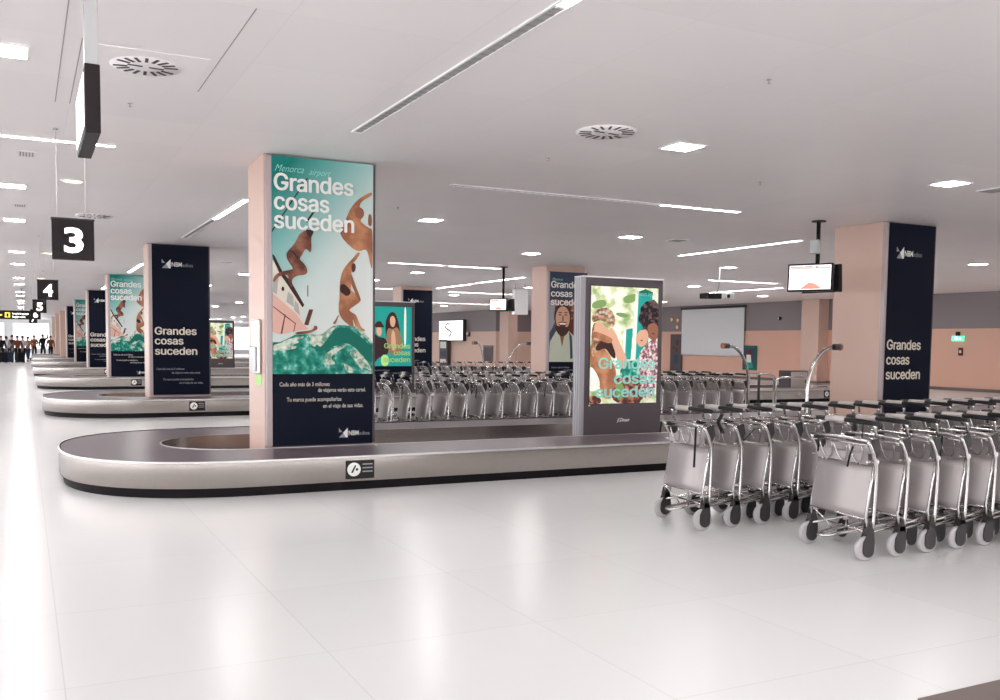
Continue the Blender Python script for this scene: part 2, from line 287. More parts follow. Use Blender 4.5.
M['tan'] = ramp_ink('print_tan', [(0, (120, 72, 52)), (.44, (150, 98, 72)), (.56, (182, 126, 92)), (1, (216, 168, 130))], (0, 0, 0), nsc=4., nmix=1.0)
M['brown'] = ramp_ink('print_brown', [(0, (70, 40, 34)), (.45, (96, 58, 48)), (.58, (140, 92, 74)), (1, (186, 136, 112))], (0, 0, 0), nsc=5., nmix=1.0)
GLYPHS={'G':(0.52,[(0.269,-0.007),(0.225,-0.003),(0.185,0.007),(0.149,0.025),(0.118,0.049),(0.091,0.079),(0.069,0.116),(0.053,0.157),(0.043,0.203),(0.04,0.254),(0.043,0.305),(0.053,0.352),(0.069,0.393),(0.091,0.429),(0.117,0.459),(0.149,0.484),(0.184,0.501),(0.223,0.512),(0.265,0.516),(0.291,0.514),(0.316,0.51),(0.34,0.504),(0.363,0.494),(0.384,0.483),(0.403,0.469),(0.421,0.453),(0.436,0.436),(0.449,0.416),(0.46,0.395),(0.468,0.373),(0.474,0.349),(0.408,0.349),(0.402,0.365),(0.395,0.379),(0.387,0.393),(0.378,0.406),(0.368,0.417),(0.356,0.427),(0.344,0.436),(0.33,0.443),(0.315,0.448),(0.3,0.453),(0.283,0.455),(0.265,0.456),(0.236,0.453),(0.209,0.445),(0.183,0.432),(0.16,0.414),(0.141,0.392),(0.125,0.364),(0.113,0.332),(0.106,0.295),(0.103,0.254),(0.106,0.213),(0.113,0.177),(0.125,0.145),(0.141,0.117),(0.161,0.095),(0.184,0.076),(0.21,0.063),(0.238,0.056),(0.269,0.053),(0.296,0.055),(0.322,0.061),(0.345,0.071),(0.365,0.085),(0.382,0.102),(0.396,0.123),(0.407,0.147),(0.413,0.173),(0.415,0.202),(0.434,0.199),(0.283,0.199),(0.283,0.256),(0.478,0.256),(0.478,0.2),(0.475,0.16),(0.466,0.124),(0.451,0.091),(0.431,0.062),(0.406,0.038),(0.377,0.019),(0.344,0.005),(0.308,-0.004)],[(17,19,18),(17,20,19),(16,20,17),(16,21,20),(16,22,21),(15,22,16),(15,23,22),(14,23,15),(14,24,23),(14,25,24),(13,44,14),(44,43,14),(43,25,14),(42,25,43),(41,25,42),(41,26,25),(13,45,44),(40,26,41),(39,26,40),(13,46,45),(38,26,39),(38,27,26),(37,27,38),(13,47,46),(12,47,13),(36,27,37),(35,27,36),(35,28,27),(12,48,47),(34,28,35),(34,29,28),(11,48,12),(33,29,34),(11,49,48),(32,29,33),(32,30,29),(31,30,32),(11,50,49),(10,50,11),(10,51,50),(9,51,10),(9,52,51),(72,74,73),(72,70,74),(70,75,74),(8,52,9),(8,53,52),(8,54,53),(7,54,8),(72,69,70),(71,75,70),(71,76,75),(69,71,72),(69,76,71),(7,55,54),(68,76,69),(68,77,76),(6,55,7),(67,77,68),(6,56,55),(67,78,77),(66,78,67),(6,57,56),(5,57,6),(65,78,66),(5,58,57),(65,79,78),(64,79,65),(4,58,5),(4,59,58),(63,79,64),(4,60,59),(63,80,79),(62,80,63),(4,61,60),(61,80,62),(4,80,61),(3,80,4),(3,81,80),(2,81,3),(2,82,81),(1,82,2),(1,83,82),(0,83,1)]),'r':(0.259,[(0.053,0.0),(0.053,0.379),(0.112,0.379),(0.112,0.321),(0.115,0.321),(0.124,0.339),(0.137,0.354),(0.152,0.367),(0.171,0.377),(0.191,0.383),(0.213,0.385),(0.218,0.385),(0.223,0.385),(0.229,0.384),(0.235,0.384),(0.24,0.384),(0.243,0.384),(0.243,0.322),(0.241,0.323),(0.236,0.324),(0.23,0.324),(0.223,0.325),(0.215,0.326),(0.207,0.326),(0.19,0.324),(0.174,0.321),(0.159,0.315),(0.146,0.306),(0.135,0.296),(0.126,0.284),(0.119,0.269),(0.115,0.254),(0.114,0.237),(0.114,0.0)],[(9,11,10),(9,12,11),(9,13,12),(9,14,13),(9,15,14),(9,16,15),(9,17,16),(8,17,9),(0,2,1),(0,3,2),(7,17,8),(6,17,7),(5,19,6),(19,18,6),(18,17,6),(4,23,5),(23,22,5),(22,21,5),(21,20,5),(20,19,5),(4,24,23),(4,25,24),(0,4,3),(0,31,4),(31,30,4),(30,29,4),(29,28,4),(28,27,4),(27,26,4),(26,25,4),(0,32,31),(0,33,32)]),'a':(0.389,[(0.16,-0.009),(0.137,-0.007),(0.115,-0.003),(0.094,0.005),(0.076,0.015),(0.06,0.029),(0.048,0.045),(0.038,0.063),(0.032,0.084),(0.03,0.108),(0.032,0.128),(0.036,0.146),(0.043,0.161),(0.053,0.174),(0.064,0.184),(0.078,0.193),(0.092,0.2),(0.108,0.206),(0.125,0.211),(0.143,0.214),(0.161,0.217),(0.178,0.22),(0.2,0.223),(0.218,0.225),(0.234,0.227),(0.247,0.229),(0.257,0.231),(0.265,0.235),(0.271,0.24),(0.274,0.246),(0.276,0.255),(0.276,0.257),(0.275,0.272),(0.272,0.285),(0.267,0.297),(0.26,0.307),(0.251,0.315),(0.24,0.322),(0.227,0.327),(0.212,0.33),(0.196,0.331),(0.178,0.33),(0.163,0.327),(0.149,0.322),(0.137,0.316),(0.127,0.309),(0.118,0.301),(0.11,0.292),(0.104,0.283),(0.1,0.274),(0.041,0.291),(0.051,0.313),(0.064,0.331),(0.079,0.346),(0.095,0.358),(0.114,0.368),(0.133,0.375),(0.153,0.38),(0.173,0.383),(0.194,0.384),(0.208,0.384),(0.223,0.382),(0.239,0.379),(0.255,0.375),(0.271,0.369),(0.286,0.36),(0.3,0.35),(0.312,0.336),(0.322,0.32),(0.33,0.301),(0.335,0.278),(0.337,0.251),(0.337,0.0),(0.277,0.0),(0.277,0.052),(0.272,0.052),(0.267,0.043),(0.26,0.034),(0.252,0.025),(0.242,0.016),(0.229,0.008),(0.215,0.001),(0.199,-0.004),(0.181,-0.007),(0.17,0.045),(0.192,0.047),(0.211,0.051),(0.228,0.059),(0.242,0.068),(0.254,0.08),(0.263,0.093),(0.27,0.108),(0.274,0.122),(0.276,0.138),(0.276,0.19),(0.272,0.187),(0.267,0.184),(0.259,0.182),(0.251,0.18),(0.241,0.178),(0.231,0.176),(0.221,0.174),(0.21,0.173),(0.2,0.171),(0.191,0.17),(0.182,0.169),(0.175,0.168),(0.161,0.166),(0.147,0.163),(0.134,0.159),(0.122,0.153),(0.112,0.147),(0.103,0.139),(0.097,0.13),(0.093,0.118),(0.092,0.105),(0.093,0.093),(0.096,0.082),(0.102,0.072),(0.109,0.064),(0.119,0.057),(0.13,0.052),(0.142,0.048),(0.156,0.046)],[(58,60,59),(58,61,60),(57,61,58),(57,62,61),(56,62,57),(56,63,62),(55,63,56),(55,64,63),(55,65,64),(54,65,55),(54,66,65),(53,66,54),(53,67,66),(52,67,53),(52,40,67),(40,39,67),(39,68,67),(51,41,52),(41,40,52),(51,42,41),(38,68,39),(51,43,42),(37,68,38),(51,44,43),(36,68,37),(36,69,68),(51,45,44),(35,69,36),(50,45,51),(50,46,45),(34,69,35),(34,70,69),(50,47,46),(33,70,34),(50,48,47),(49,48,50),(32,70,33),(32,71,70),(31,71,32),(30,71,31),(29,71,30),(29,72,71),(28,72,29),(27,72,28),(26,94,27),(94,72,27),(25,94,26),(24,94,25),(23,94,24),(22,94,23),(21,94,22),(20,94,21),(19,94,20),(18,94,19),(17,94,18),(16,94,17),(15,94,16),(14,94,15),(14,95,94),(93,72,94),(14,96,95),(14,97,96),(13,97,14),(13,98,97),(13,99,98),(13,100,99),(13,101,100),(13,102,101),(12,102,13),(12,103,102),(12,104,103),(12,105,104),(12,106,105),(12,107,106),(12,108,107),(12,109,108),(11,109,12),(11,110,109),(11,111,110),(11,112,111),(10,112,11),(10,113,112),(92,72,93),(10,114,113),(9,114,10),(91,72,92),(9,115,114),(8,115,9),(90,72,91),(8,116,115),(89,72,90),(8,117,116),(7,117,8),(7,118,117),(88,74,89),(74,72,89),(7,119,118),(87,74,88),(7,120,119),(6,120,7),(86,75,87),(75,74,87),(6,121,120),(6,122,121),(86,76,75),(73,72,74),(85,76,86),(6,123,122),(84,76,85),(6,84,123),(6,76,84),(5,76,6),(5,77,76),(5,78,77),(4,78,5),(4,79,78),(4,80,79),(3,80,4),(3,81,80),(2,81,3),(2,82,81),(1,82,2),(1,83,82),(0,83,1)]),'n':(0.41,[(0.114,0.227),(0.114,0.0),(0.053,0.0),(0.053,0.379),(0.112,0.379),(0.112,0.287),(0.102,0.287),(0.116,0.319),(0.132,0.344),(0.152,0.362),(0.175,0.374),(0.2,0.382),(0.227,0.384),(0.252,0.383),(0.275,0.377),(0.295,0.369),(0.313,0.356),(0.328,0.34),(0.341,0.321),(0.35,0.298),(0.355,0.271),(0.357,0.24),(0.357,0.0),(0.296,0.0),(0.296,0.235),(0.293,0.263),(0.286,0.286),(0.273,0.304),(0.256,0.318),(0.235,0.326),(0.21,0.329),(0.192,0.328),(0.176,0.324),(0.161,0.317),(0.147,0.308),(0.136,0.297),(0.126,0.283),(0.119,0.266),(0.115,0.248)],[(11,13,12),(11,14,13),(10,14,11),(2,4,3),(2,6,4),(6,5,4),(10,15,14),(9,15,10),(9,16,15),(8,16,9),(8,17,16),(7,31,8),(31,17,8),(31,30,17),(30,18,17),(29,18,30),(7,32,31),(28,18,29),(7,33,32),(28,19,18),(6,33,7),(27,19,28),(6,34,33),(6,35,34),(26,19,27),(26,20,19),(6,36,35),(2,37,6),(37,36,6),(25,20,26),(25,21,20),(2,38,37),(24,21,25),(2,0,38),(24,22,21),(23,22,24),(2,1,0)]),'d':(0.424,[(0.195,-0.008),(0.165,-0.006),(0.137,0.003),(0.111,0.016),(0.089,0.034),(0.07,0.057),(0.055,0.084),(0.043,0.116),(0.036,0.151),(0.034,0.189),(0.036,0.227),(0.043,0.261),(0.055,0.293),(0.07,0.32),(0.089,0.342),(0.112,0.361),(0.137,0.374),(0.165,0.382),(0.196,0.384),(0.218,0.383),(0.237,0.379),(0.253,0.373),(0.267,0.364),(0.278,0.355),(0.287,0.346),(0.295,0.336),(0.301,0.327),(0.306,0.319),(0.311,0.319),(0.311,0.509),(0.372,0.509),(0.372,0.0),(0.313,0.0),(0.313,0.059),(0.307,0.059),(0.301,0.05),(0.295,0.041),(0.287,0.031),(0.277,0.021),(0.266,0.012),(0.252,0.004),(0.236,-0.003),(0.217,-0.007),(0.205,0.047),(0.226,0.049),(0.246,0.055),(0.263,0.065),(0.278,0.078),(0.29,0.095),(0.299,0.115),(0.306,0.138),(0.31,0.162),(0.312,0.189),(0.31,0.216),(0.306,0.241),(0.3,0.263),(0.29,0.282),(0.278,0.299),(0.263,0.312),(0.246,0.322),(0.227,0.328),(0.205,0.33),(0.182,0.328),(0.162,0.322),(0.145,0.311),(0.13,0.298),(0.118,0.281),(0.108,0.261),(0.102,0.239),(0.098,0.215),(0.096,0.189),(0.098,0.163),(0.102,0.139),(0.109,0.117),(0.118,0.097),(0.13,0.08),(0.145,0.066),(0.162,0.055),(0.182,0.049)],[(28,30,29),(28,31,30),(17,19,18),(17,20,19),(16,20,17),(16,21,20),(15,21,16),(15,22,21),(15,23,22),(14,23,15),(14,24,23),(14,25,24),(13,61,14),(61,25,14),(61,26,25),(13,62,61),(60,26,61),(59,26,60),(13,63,62),(59,27,26),(58,27,59),(13,64,63),(12,64,13),(58,28,27),(58,57,28),(57,56,28),(56,55,28),(55,54,28),(54,31,28),(12,65,64),(12,66,65),(11,66,12),(11,67,66),(10,67,11),(10,68,67),(53,31,54),(10,69,68),(9,69,10),(52,31,53),(9,70,69),(9,71,70),(51,31,52),(8,71,9),(8,72,71),(50,31,51),(7,72,8),(7,73,72),(49,31,50),(7,74,73),(6,74,7),(48,31,49),(6,75,74),(47,33,48),(33,31,48),(5,75,6),(5,76,75),(46,33,47),(5,77,76),(45,34,46),(34,33,46),(45,35,34),(32,31,33),(4,77,5),(4,78,77),(44,35,45),(44,36,35),(4,43,78),(43,36,44),(4,36,43),(4,37,36),(3,37,4),(3,38,37),(3,39,38),(2,39,3),(2,40,39),(2,41,40),(1,41,2),(1,42,41),(0,42,1)]),'e':(0.404,[(0.212,-0.008),(0.177,-0.005),(0.145,0.003),(0.117,0.016),(0.092,0.035),(0.072,0.058),(0.056,0.085),(0.044,0.116),(0.037,0.15),(0.034,0.187),(0.036,0.224),(0.044,0.258),(0.055,0.29),(0.071,0.317),(0.091,0.34),(0.115,0.359),(0.142,0.373),(0.172,0.382),(0.205,0.384),(0.226,0.383),(0.246,0.38),(0.266,0.374),(0.285,0.366),(0.303,0.355),(0.319,0.341),(0.334,0.324),(0.347,0.305),(0.357,0.282),(0.365,0.256),(0.37,0.227),(0.371,0.194),(0.371,0.169),(0.075,0.169),(0.075,0.221),(0.338,0.221),(0.31,0.202),(0.308,0.226),(0.304,0.248),(0.298,0.269),(0.288,0.286),(0.277,0.301),(0.263,0.314),(0.246,0.323),(0.227,0.328),(0.205,0.33),(0.183,0.328),(0.164,0.323),(0.146,0.313),(0.131,0.301),(0.119,0.286),(0.109,0.27),(0.102,0.251),(0.097,0.231),(0.096,0.211),(0.096,0.178),(0.098,0.151),(0.102,0.127),(0.11,0.106),(0.121,0.088),(0.135,0.073),(0.151,0.061),(0.169,0.053),(0.19,0.048),(0.212,0.046),(0.227,0.047),(0.241,0.049),(0.254,0.053),(0.265,0.058),(0.276,0.065),(0.285,0.073),(0.294,0.082),(0.3,0.093),(0.306,0.105),(0.365,0.091),(0.358,0.072),(0.348,0.055),(0.335,0.039),(0.32,0.026),(0.302,0.014),(0.283,0.004),(0.261,-0.003),(0.237,-0.007)],[(17,19,18),(17,20,19),(16,20,17),(16,21,20),(16,22,21),(15,22,16),(15,23,22),(14,23,15),(14,24,23),(14,25,24),(13,45,14),(45,44,14),(44,25,14),(43,25,44),(42,25,43),(13,46,45),(42,26,25),(41,26,42),(13,47,46),(12,47,13),(40,26,41),(12,48,47),(40,27,26),(39,27,40),(12,49,48),(11,49,12),(11,50,49),(38,27,39),(38,28,27),(11,51,50),(37,28,38),(10,51,11),(37,29,28),(10,52,51),(36,29,37),(10,33,52),(33,53,52),(36,34,29),(34,30,29),(35,34,36),(9,33,10),(9,32,33),(53,34,33),(53,30,34),(54,30,53),(54,31,30),(8,32,9),(55,31,54),(8,31,32),(8,55,31),(8,56,55),(7,56,8),(7,57,56),(6,57,7),(6,58,57),(71,73,72),(70,73,71),(70,74,73),(6,59,58),(5,59,6),(69,74,70),(5,60,59),(68,74,69),(68,75,74),(67,75,68),(5,61,60),(66,75,67),(4,61,5),(66,76,75),(4,62,61),(65,76,66),(64,76,65),(4,63,62),(63,76,64),(4,76,63),(4,77,76),(3,77,4),(3,78,77),(2,78,3),(2,79,78),(2,80,79),(1,80,2),(1,81,80),(0,81,1)]),'s':(0.365,[(0.182,-0.008),(0.157,-0.007),(0.133,-0.003),(0.112,0.003),(0.093,0.012),(0.076,0.024),(0.062,0.038),(0.05,0.054),(0.041,0.073),(0.036,0.094),(0.094,0.107),(0.101,0.087),(0.111,0.072),(0.124,0.06),(0.141,0.052),(0.16,0.047),(0.181,0.045),(0.206,0.047),(0.227,0.053),(0.244,0.062),(0.258,0.074),(0.265,0.088),(0.268,0.103),(0.266,0.115),(0.262,0.126),(0.254,0.136),(0.243,0.144),(0.229,0.15),(0.212,0.155),(0.149,0.17),(0.118,0.18),(0.092,0.192),(0.072,0.208),(0.058,0.227),(0.05,0.249),(0.047,0.274),(0.049,0.295),(0.055,0.314),(0.065,0.332),(0.079,0.347),(0.095,0.36),(0.115,0.37),(0.137,0.378),(0.161,0.383),(0.187,0.384),(0.212,0.383),(0.234,0.379),(0.254,0.372),(0.271,0.363),(0.286,0.352),(0.299,0.339),(0.309,0.324),(0.318,0.308),(0.324,0.29),(0.268,0.277),(0.262,0.291),(0.254,0.304),(0.243,0.316),(0.228,0.325),(0.21,0.331),(0.187,0.333),(0.166,0.331),(0.147,0.326),(0.131,0.317),(0.119,0.305),(0.111,0.292),(0.109,0.277),(0.11,0.264),(0.115,0.253),(0.124,0.243),(0.136,0.235),(0.152,0.229),(0.172,0.223),(0.229,0.209),(0.261,0.2),(0.287,0.187),(0.306,0.171),(0.32,0.153),(0.328,0.131),(0.331,0.107),(0.329,0.085),(0.323,0.065),(0.312,0.047),(0.298,0.031),(0.281,0.018),(0.26,0.006),(0.236,-0.002),(0.21,-0.007)],[(43,45,44),(43,46,45),(42,46,43),(42,47,46),(41,47,42),(41,48,47),(40,48,41),(40,49,48),(39,49,40),(39,50,49),(38,50,39),(38,60,50),(60,51,50),(38,61,60),(59,51,60),(37,61,38),(37,62,61),(58,51,59),(37,63,62),(57,51,58),(57,52,51),(37,64,63),(56,52,57),(36,64,37),(56,53,52),(36,65,64),(55,53,56),(35,65,36),(35,66,65),(54,53,55),(35,67,66),(34,67,35),(34,68,67),(34,69,68),(33,69,34),(33,70,69),(33,71,70),(33,72,71),(32,72,33),(32,73,72),(32,74,73),(31,74,32),(31,75,74),(30,75,31),(30,76,75),(29,76,30),(29,77,76),(28,77,29),(27,77,28),(27,78,77),(26,78,27),(25,78,26),(24,78,25),(24,79,78),(23,79,24),(22,79,23),(9,11,10),(22,80,79),(21,80,22),(8,11,9),(20,80,21),(8,12,11),(20,81,80),(19,81,20),(7,12,8),(7,13,12),(19,82,81),(18,82,19),(7,14,13),(6,14,7),(17,82,18),(6,15,14),(16,82,17),(16,83,82),(6,16,15),(6,83,16),(5,83,6),(5,84,83),(4,84,5),(4,85,84),(3,85,4),(3,86,85),(2,86,3),(2,87,86),(1,87,2),(1,0,87)]),'c':(0.396,[(0.207,-0.008),(0.174,-0.005),(0.144,0.003),(0.117,0.016),(0.093,0.035),(0.072,0.058),(0.056,0.085),(0.044,0.116),(0.037,0.15),(0.034,0.187),(0.037,0.225),(0.044,0.26),(0.056,0.291),(0.072,0.318),(0.093,0.341),(0.117,0.36),(0.144,0.374),(0.174,0.382),(0.207,0.384),(0.226,0.384),(0.243,0.381),(0.26,0.377),(0.276,0.371),(0.291,0.364),(0.305,0.356),(0.318,0.346),(0.33,0.335),(0.34,0.322),(0.349,0.308),(0.356,0.293),(0.362,0.277),(0.303,0.262),(0.3,0.272),(0.295,0.281),(0.29,0.289),(0.284,0.297),(0.278,0.304),(0.27,0.311),(0.261,0.316),(0.252,0.321),(0.242,0.325),(0.231,0.328),(0.22,0.329),(0.207,0.33),(0.184,0.328),(0.163,0.321),(0.145,0.31),(0.13,0.296),(0.118,0.278),(0.108,0.258),(0.102,0.236),(0.098,0.212),(0.096,0.187),(0.098,0.163),(0.102,0.139),(0.108,0.117),(0.118,0.097),(0.13,0.08),(0.145,0.066),(0.163,0.055),(0.184,0.049),(0.207,0.046),(0.22,0.047),(0.232,0.049),(0.243,0.052),(0.253,0.055),(0.262,0.06),(0.271,0.066),(0.279,0.073),(0.285,0.08),(0.292,0.089),(0.297,0.098),(0.301,0.107),(0.304,0.117),(0.363,0.102),(0.357,0.086),(0.35,0.07),(0.341,0.056),(0.331,0.043),(0.319,0.032),(0.306,0.021),(0.292,0.012),(0.277,0.005),(0.261,-0.001),(0.244,-0.005),(0.226,-0.007)],[(17,19,18),(17,20,19),(16,20,17),(16,21,20),(16,22,21),(15,22,16),(15,23,22),(15,24,23),(14,24,15),(14,25,24),(14,26,25),(13,43,14),(43,26,14),(43,42,26),(42,27,26),(13,44,43),(41,27,42),(13,45,44),(40,27,41),(39,27,40),(39,28,27),(13,46,45),(38,28,39),(12,46,13),(37,28,38),(36,28,37),(12,47,46),(36,29,28),(35,29,36),(34,29,35),(12,48,47),(34,30,29),(11,48,12),(33,30,34),(32,30,33),(11,49,48),(32,31,30),(10,49,11),(10,50,49),(10,51,50),(9,51,10),(9,52,51),(8,52,9),(8,53,52),(8,54,53),(7,54,8),(7,55,54),(7,56,55),(72,74,73),(6,56,7),(71,74,72),(71,75,74),(70,75,71),(6,57,56),(69,75,70),(69,76,75),(5,57,6),(5,58,57),(68,76,69),(67,76,68),(67,77,76),(66,77,67),(5,59,58),(65,77,66),(4,59,5),(65,78,77),(64,78,65),(4,60,59),(63,78,64),(62,78,63),(4,61,60),(61,78,62),(4,78,61),(4,79,78),(3,79,4),(3,80,79),(3,81,80),(2,81,3),(2,82,81),(2,83,82),(1,83,2),(1,84,83),(1,85,84),(0,85,1)]),'o':(0.415,[(0.207,-0.008),(0.174,-0.005),(0.144,0.003),(0.117,0.016),(0.093,0.035),(0.072,0.058),(0.056,0.085),(0.044,0.116),(0.037,0.15),(0.034,0.187),(0.037,0.225),(0.044,0.26),(0.056,0.291),(0.072,0.318),(0.093,0.341),(0.117,0.36),(0.144,0.374),(0.174,0.382),(0.207,0.384),(0.241,0.382),(0.271,0.374),(0.299,0.36),(0.323,0.341),(0.343,0.318),(0.359,0.291),(0.371,0.26),(0.379,0.225),(0.381,0.187),(0.379,0.15),(0.371,0.116),(0.359,0.085),(0.343,0.058),(0.323,0.035),(0.299,0.016),(0.271,0.003),(0.241,-0.005),(0.207,0.046),(0.231,0.049),(0.252,0.055),(0.27,0.066),(0.285,0.08),(0.298,0.097),(0.307,0.117),(0.314,0.139),(0.318,0.163),(0.319,0.187),(0.318,0.212),(0.314,0.236),(0.307,0.258),(0.298,0.278),(0.285,0.296),(0.27,0.31),(0.252,0.321),(0.231,0.328),(0.207,0.33),(0.184,0.328),(0.163,0.321),(0.145,0.31),(0.13,0.296),(0.118,0.278),(0.108,0.258),(0.102,0.236),(0.098,0.212),(0.096,0.187),(0.098,0.163),(0.102,0.139),(0.108,0.117),(0.118,0.097),(0.13,0.08),(0.145,0.066),(0.163,0.055),(0.184,0.049)],[(17,19,18),(16,19,17),(16,20,19),(15,20,16),(15,21,20),(14,21,15),(14,22,21),(13,22,14),(13,54,22),(54,23,22),(13,55,54),(53,23,54),(13,56,55),(52,23,53),(13,57,56),(51,23,52),(12,57,13),(51,24,23),(12,58,57),(50,24,51),(12,59,58),(49,24,50),(11,59,12),(49,25,24),(11,60,59),(48,25,49),(10,60,11),(48,26,25),(10,61,60),(47,26,48),(10,62,61),(46,26,47),(46,27,26),(9,62,10),(9,63,62),(45,27,46),(8,63,9),(8,64,63),(44,27,45),(44,28,27),(8,65,64),(43,28,44),(43,29,28),(7,65,8),(7,66,65),(42,29,43),(7,67,66),(41,29,42),(6,67,7),(41,30,29),(6,68,67),(40,30,41),(5,68,6),(40,31,30),(5,69,68),(39,31,40),(5,70,69),(38,31,39),(4,70,5),(38,32,31),(4,71,70),(37,32,38),(4,36,71),(36,32,37),(4,32,36),(3,32,4),(3,33,32),(2,33,3),(2,34,33),(1,34,2),(1,35,34),(0,35,1)]),'u':(0.41,[(0.182,-0.005),(0.158,-0.003),(0.135,0.002),(0.115,0.011),(0.097,0.023),(0.082,0.039),(0.069,0.059),(0.06,0.082),(0.054,0.109),(0.053,0.139),(0.053,0.379),(0.114,0.379),(0.114,0.144),(0.116,0.117),(0.124,0.094),(0.137,0.075),(0.154,0.061),(0.175,0.053),(0.2,0.05),(0.218,0.051),(0.234,0.055),(0.249,0.062),(0.263,0.071),(0.274,0.083),(0.283,0.097),(0.29,0.113),(0.295,0.132),(0.296,0.153),(0.296,0.379),(0.357,0.379),(0.357,0.0),(0.298,0.0),(0.298,0.092),(0.307,0.092),(0.294,0.06),(0.277,0.035),(0.257,0.017),(0.234,0.005),(0.209,-0.003)],[(9,11,10),(9,12,11),(27,29,28),(27,30,29),(26,30,27),(9,13,12),(8,13,9),(25,33,26),(33,30,26),(8,14,13),(24,33,25),(7,14,8),(23,32,24),(32,33,24),(7,15,14),(23,34,32),(34,31,32),(34,30,33),(22,34,23),(6,15,7),(6,16,15),(21,34,22),(20,34,21),(6,17,16),(20,35,34),(31,30,34),(5,17,6),(19,35,20),(5,18,17),(18,35,19),(5,35,18),(4,35,5),(4,36,35),(3,36,4),(3,37,36),(2,37,3),(2,38,37),(1,38,2),(1,0,38)])}
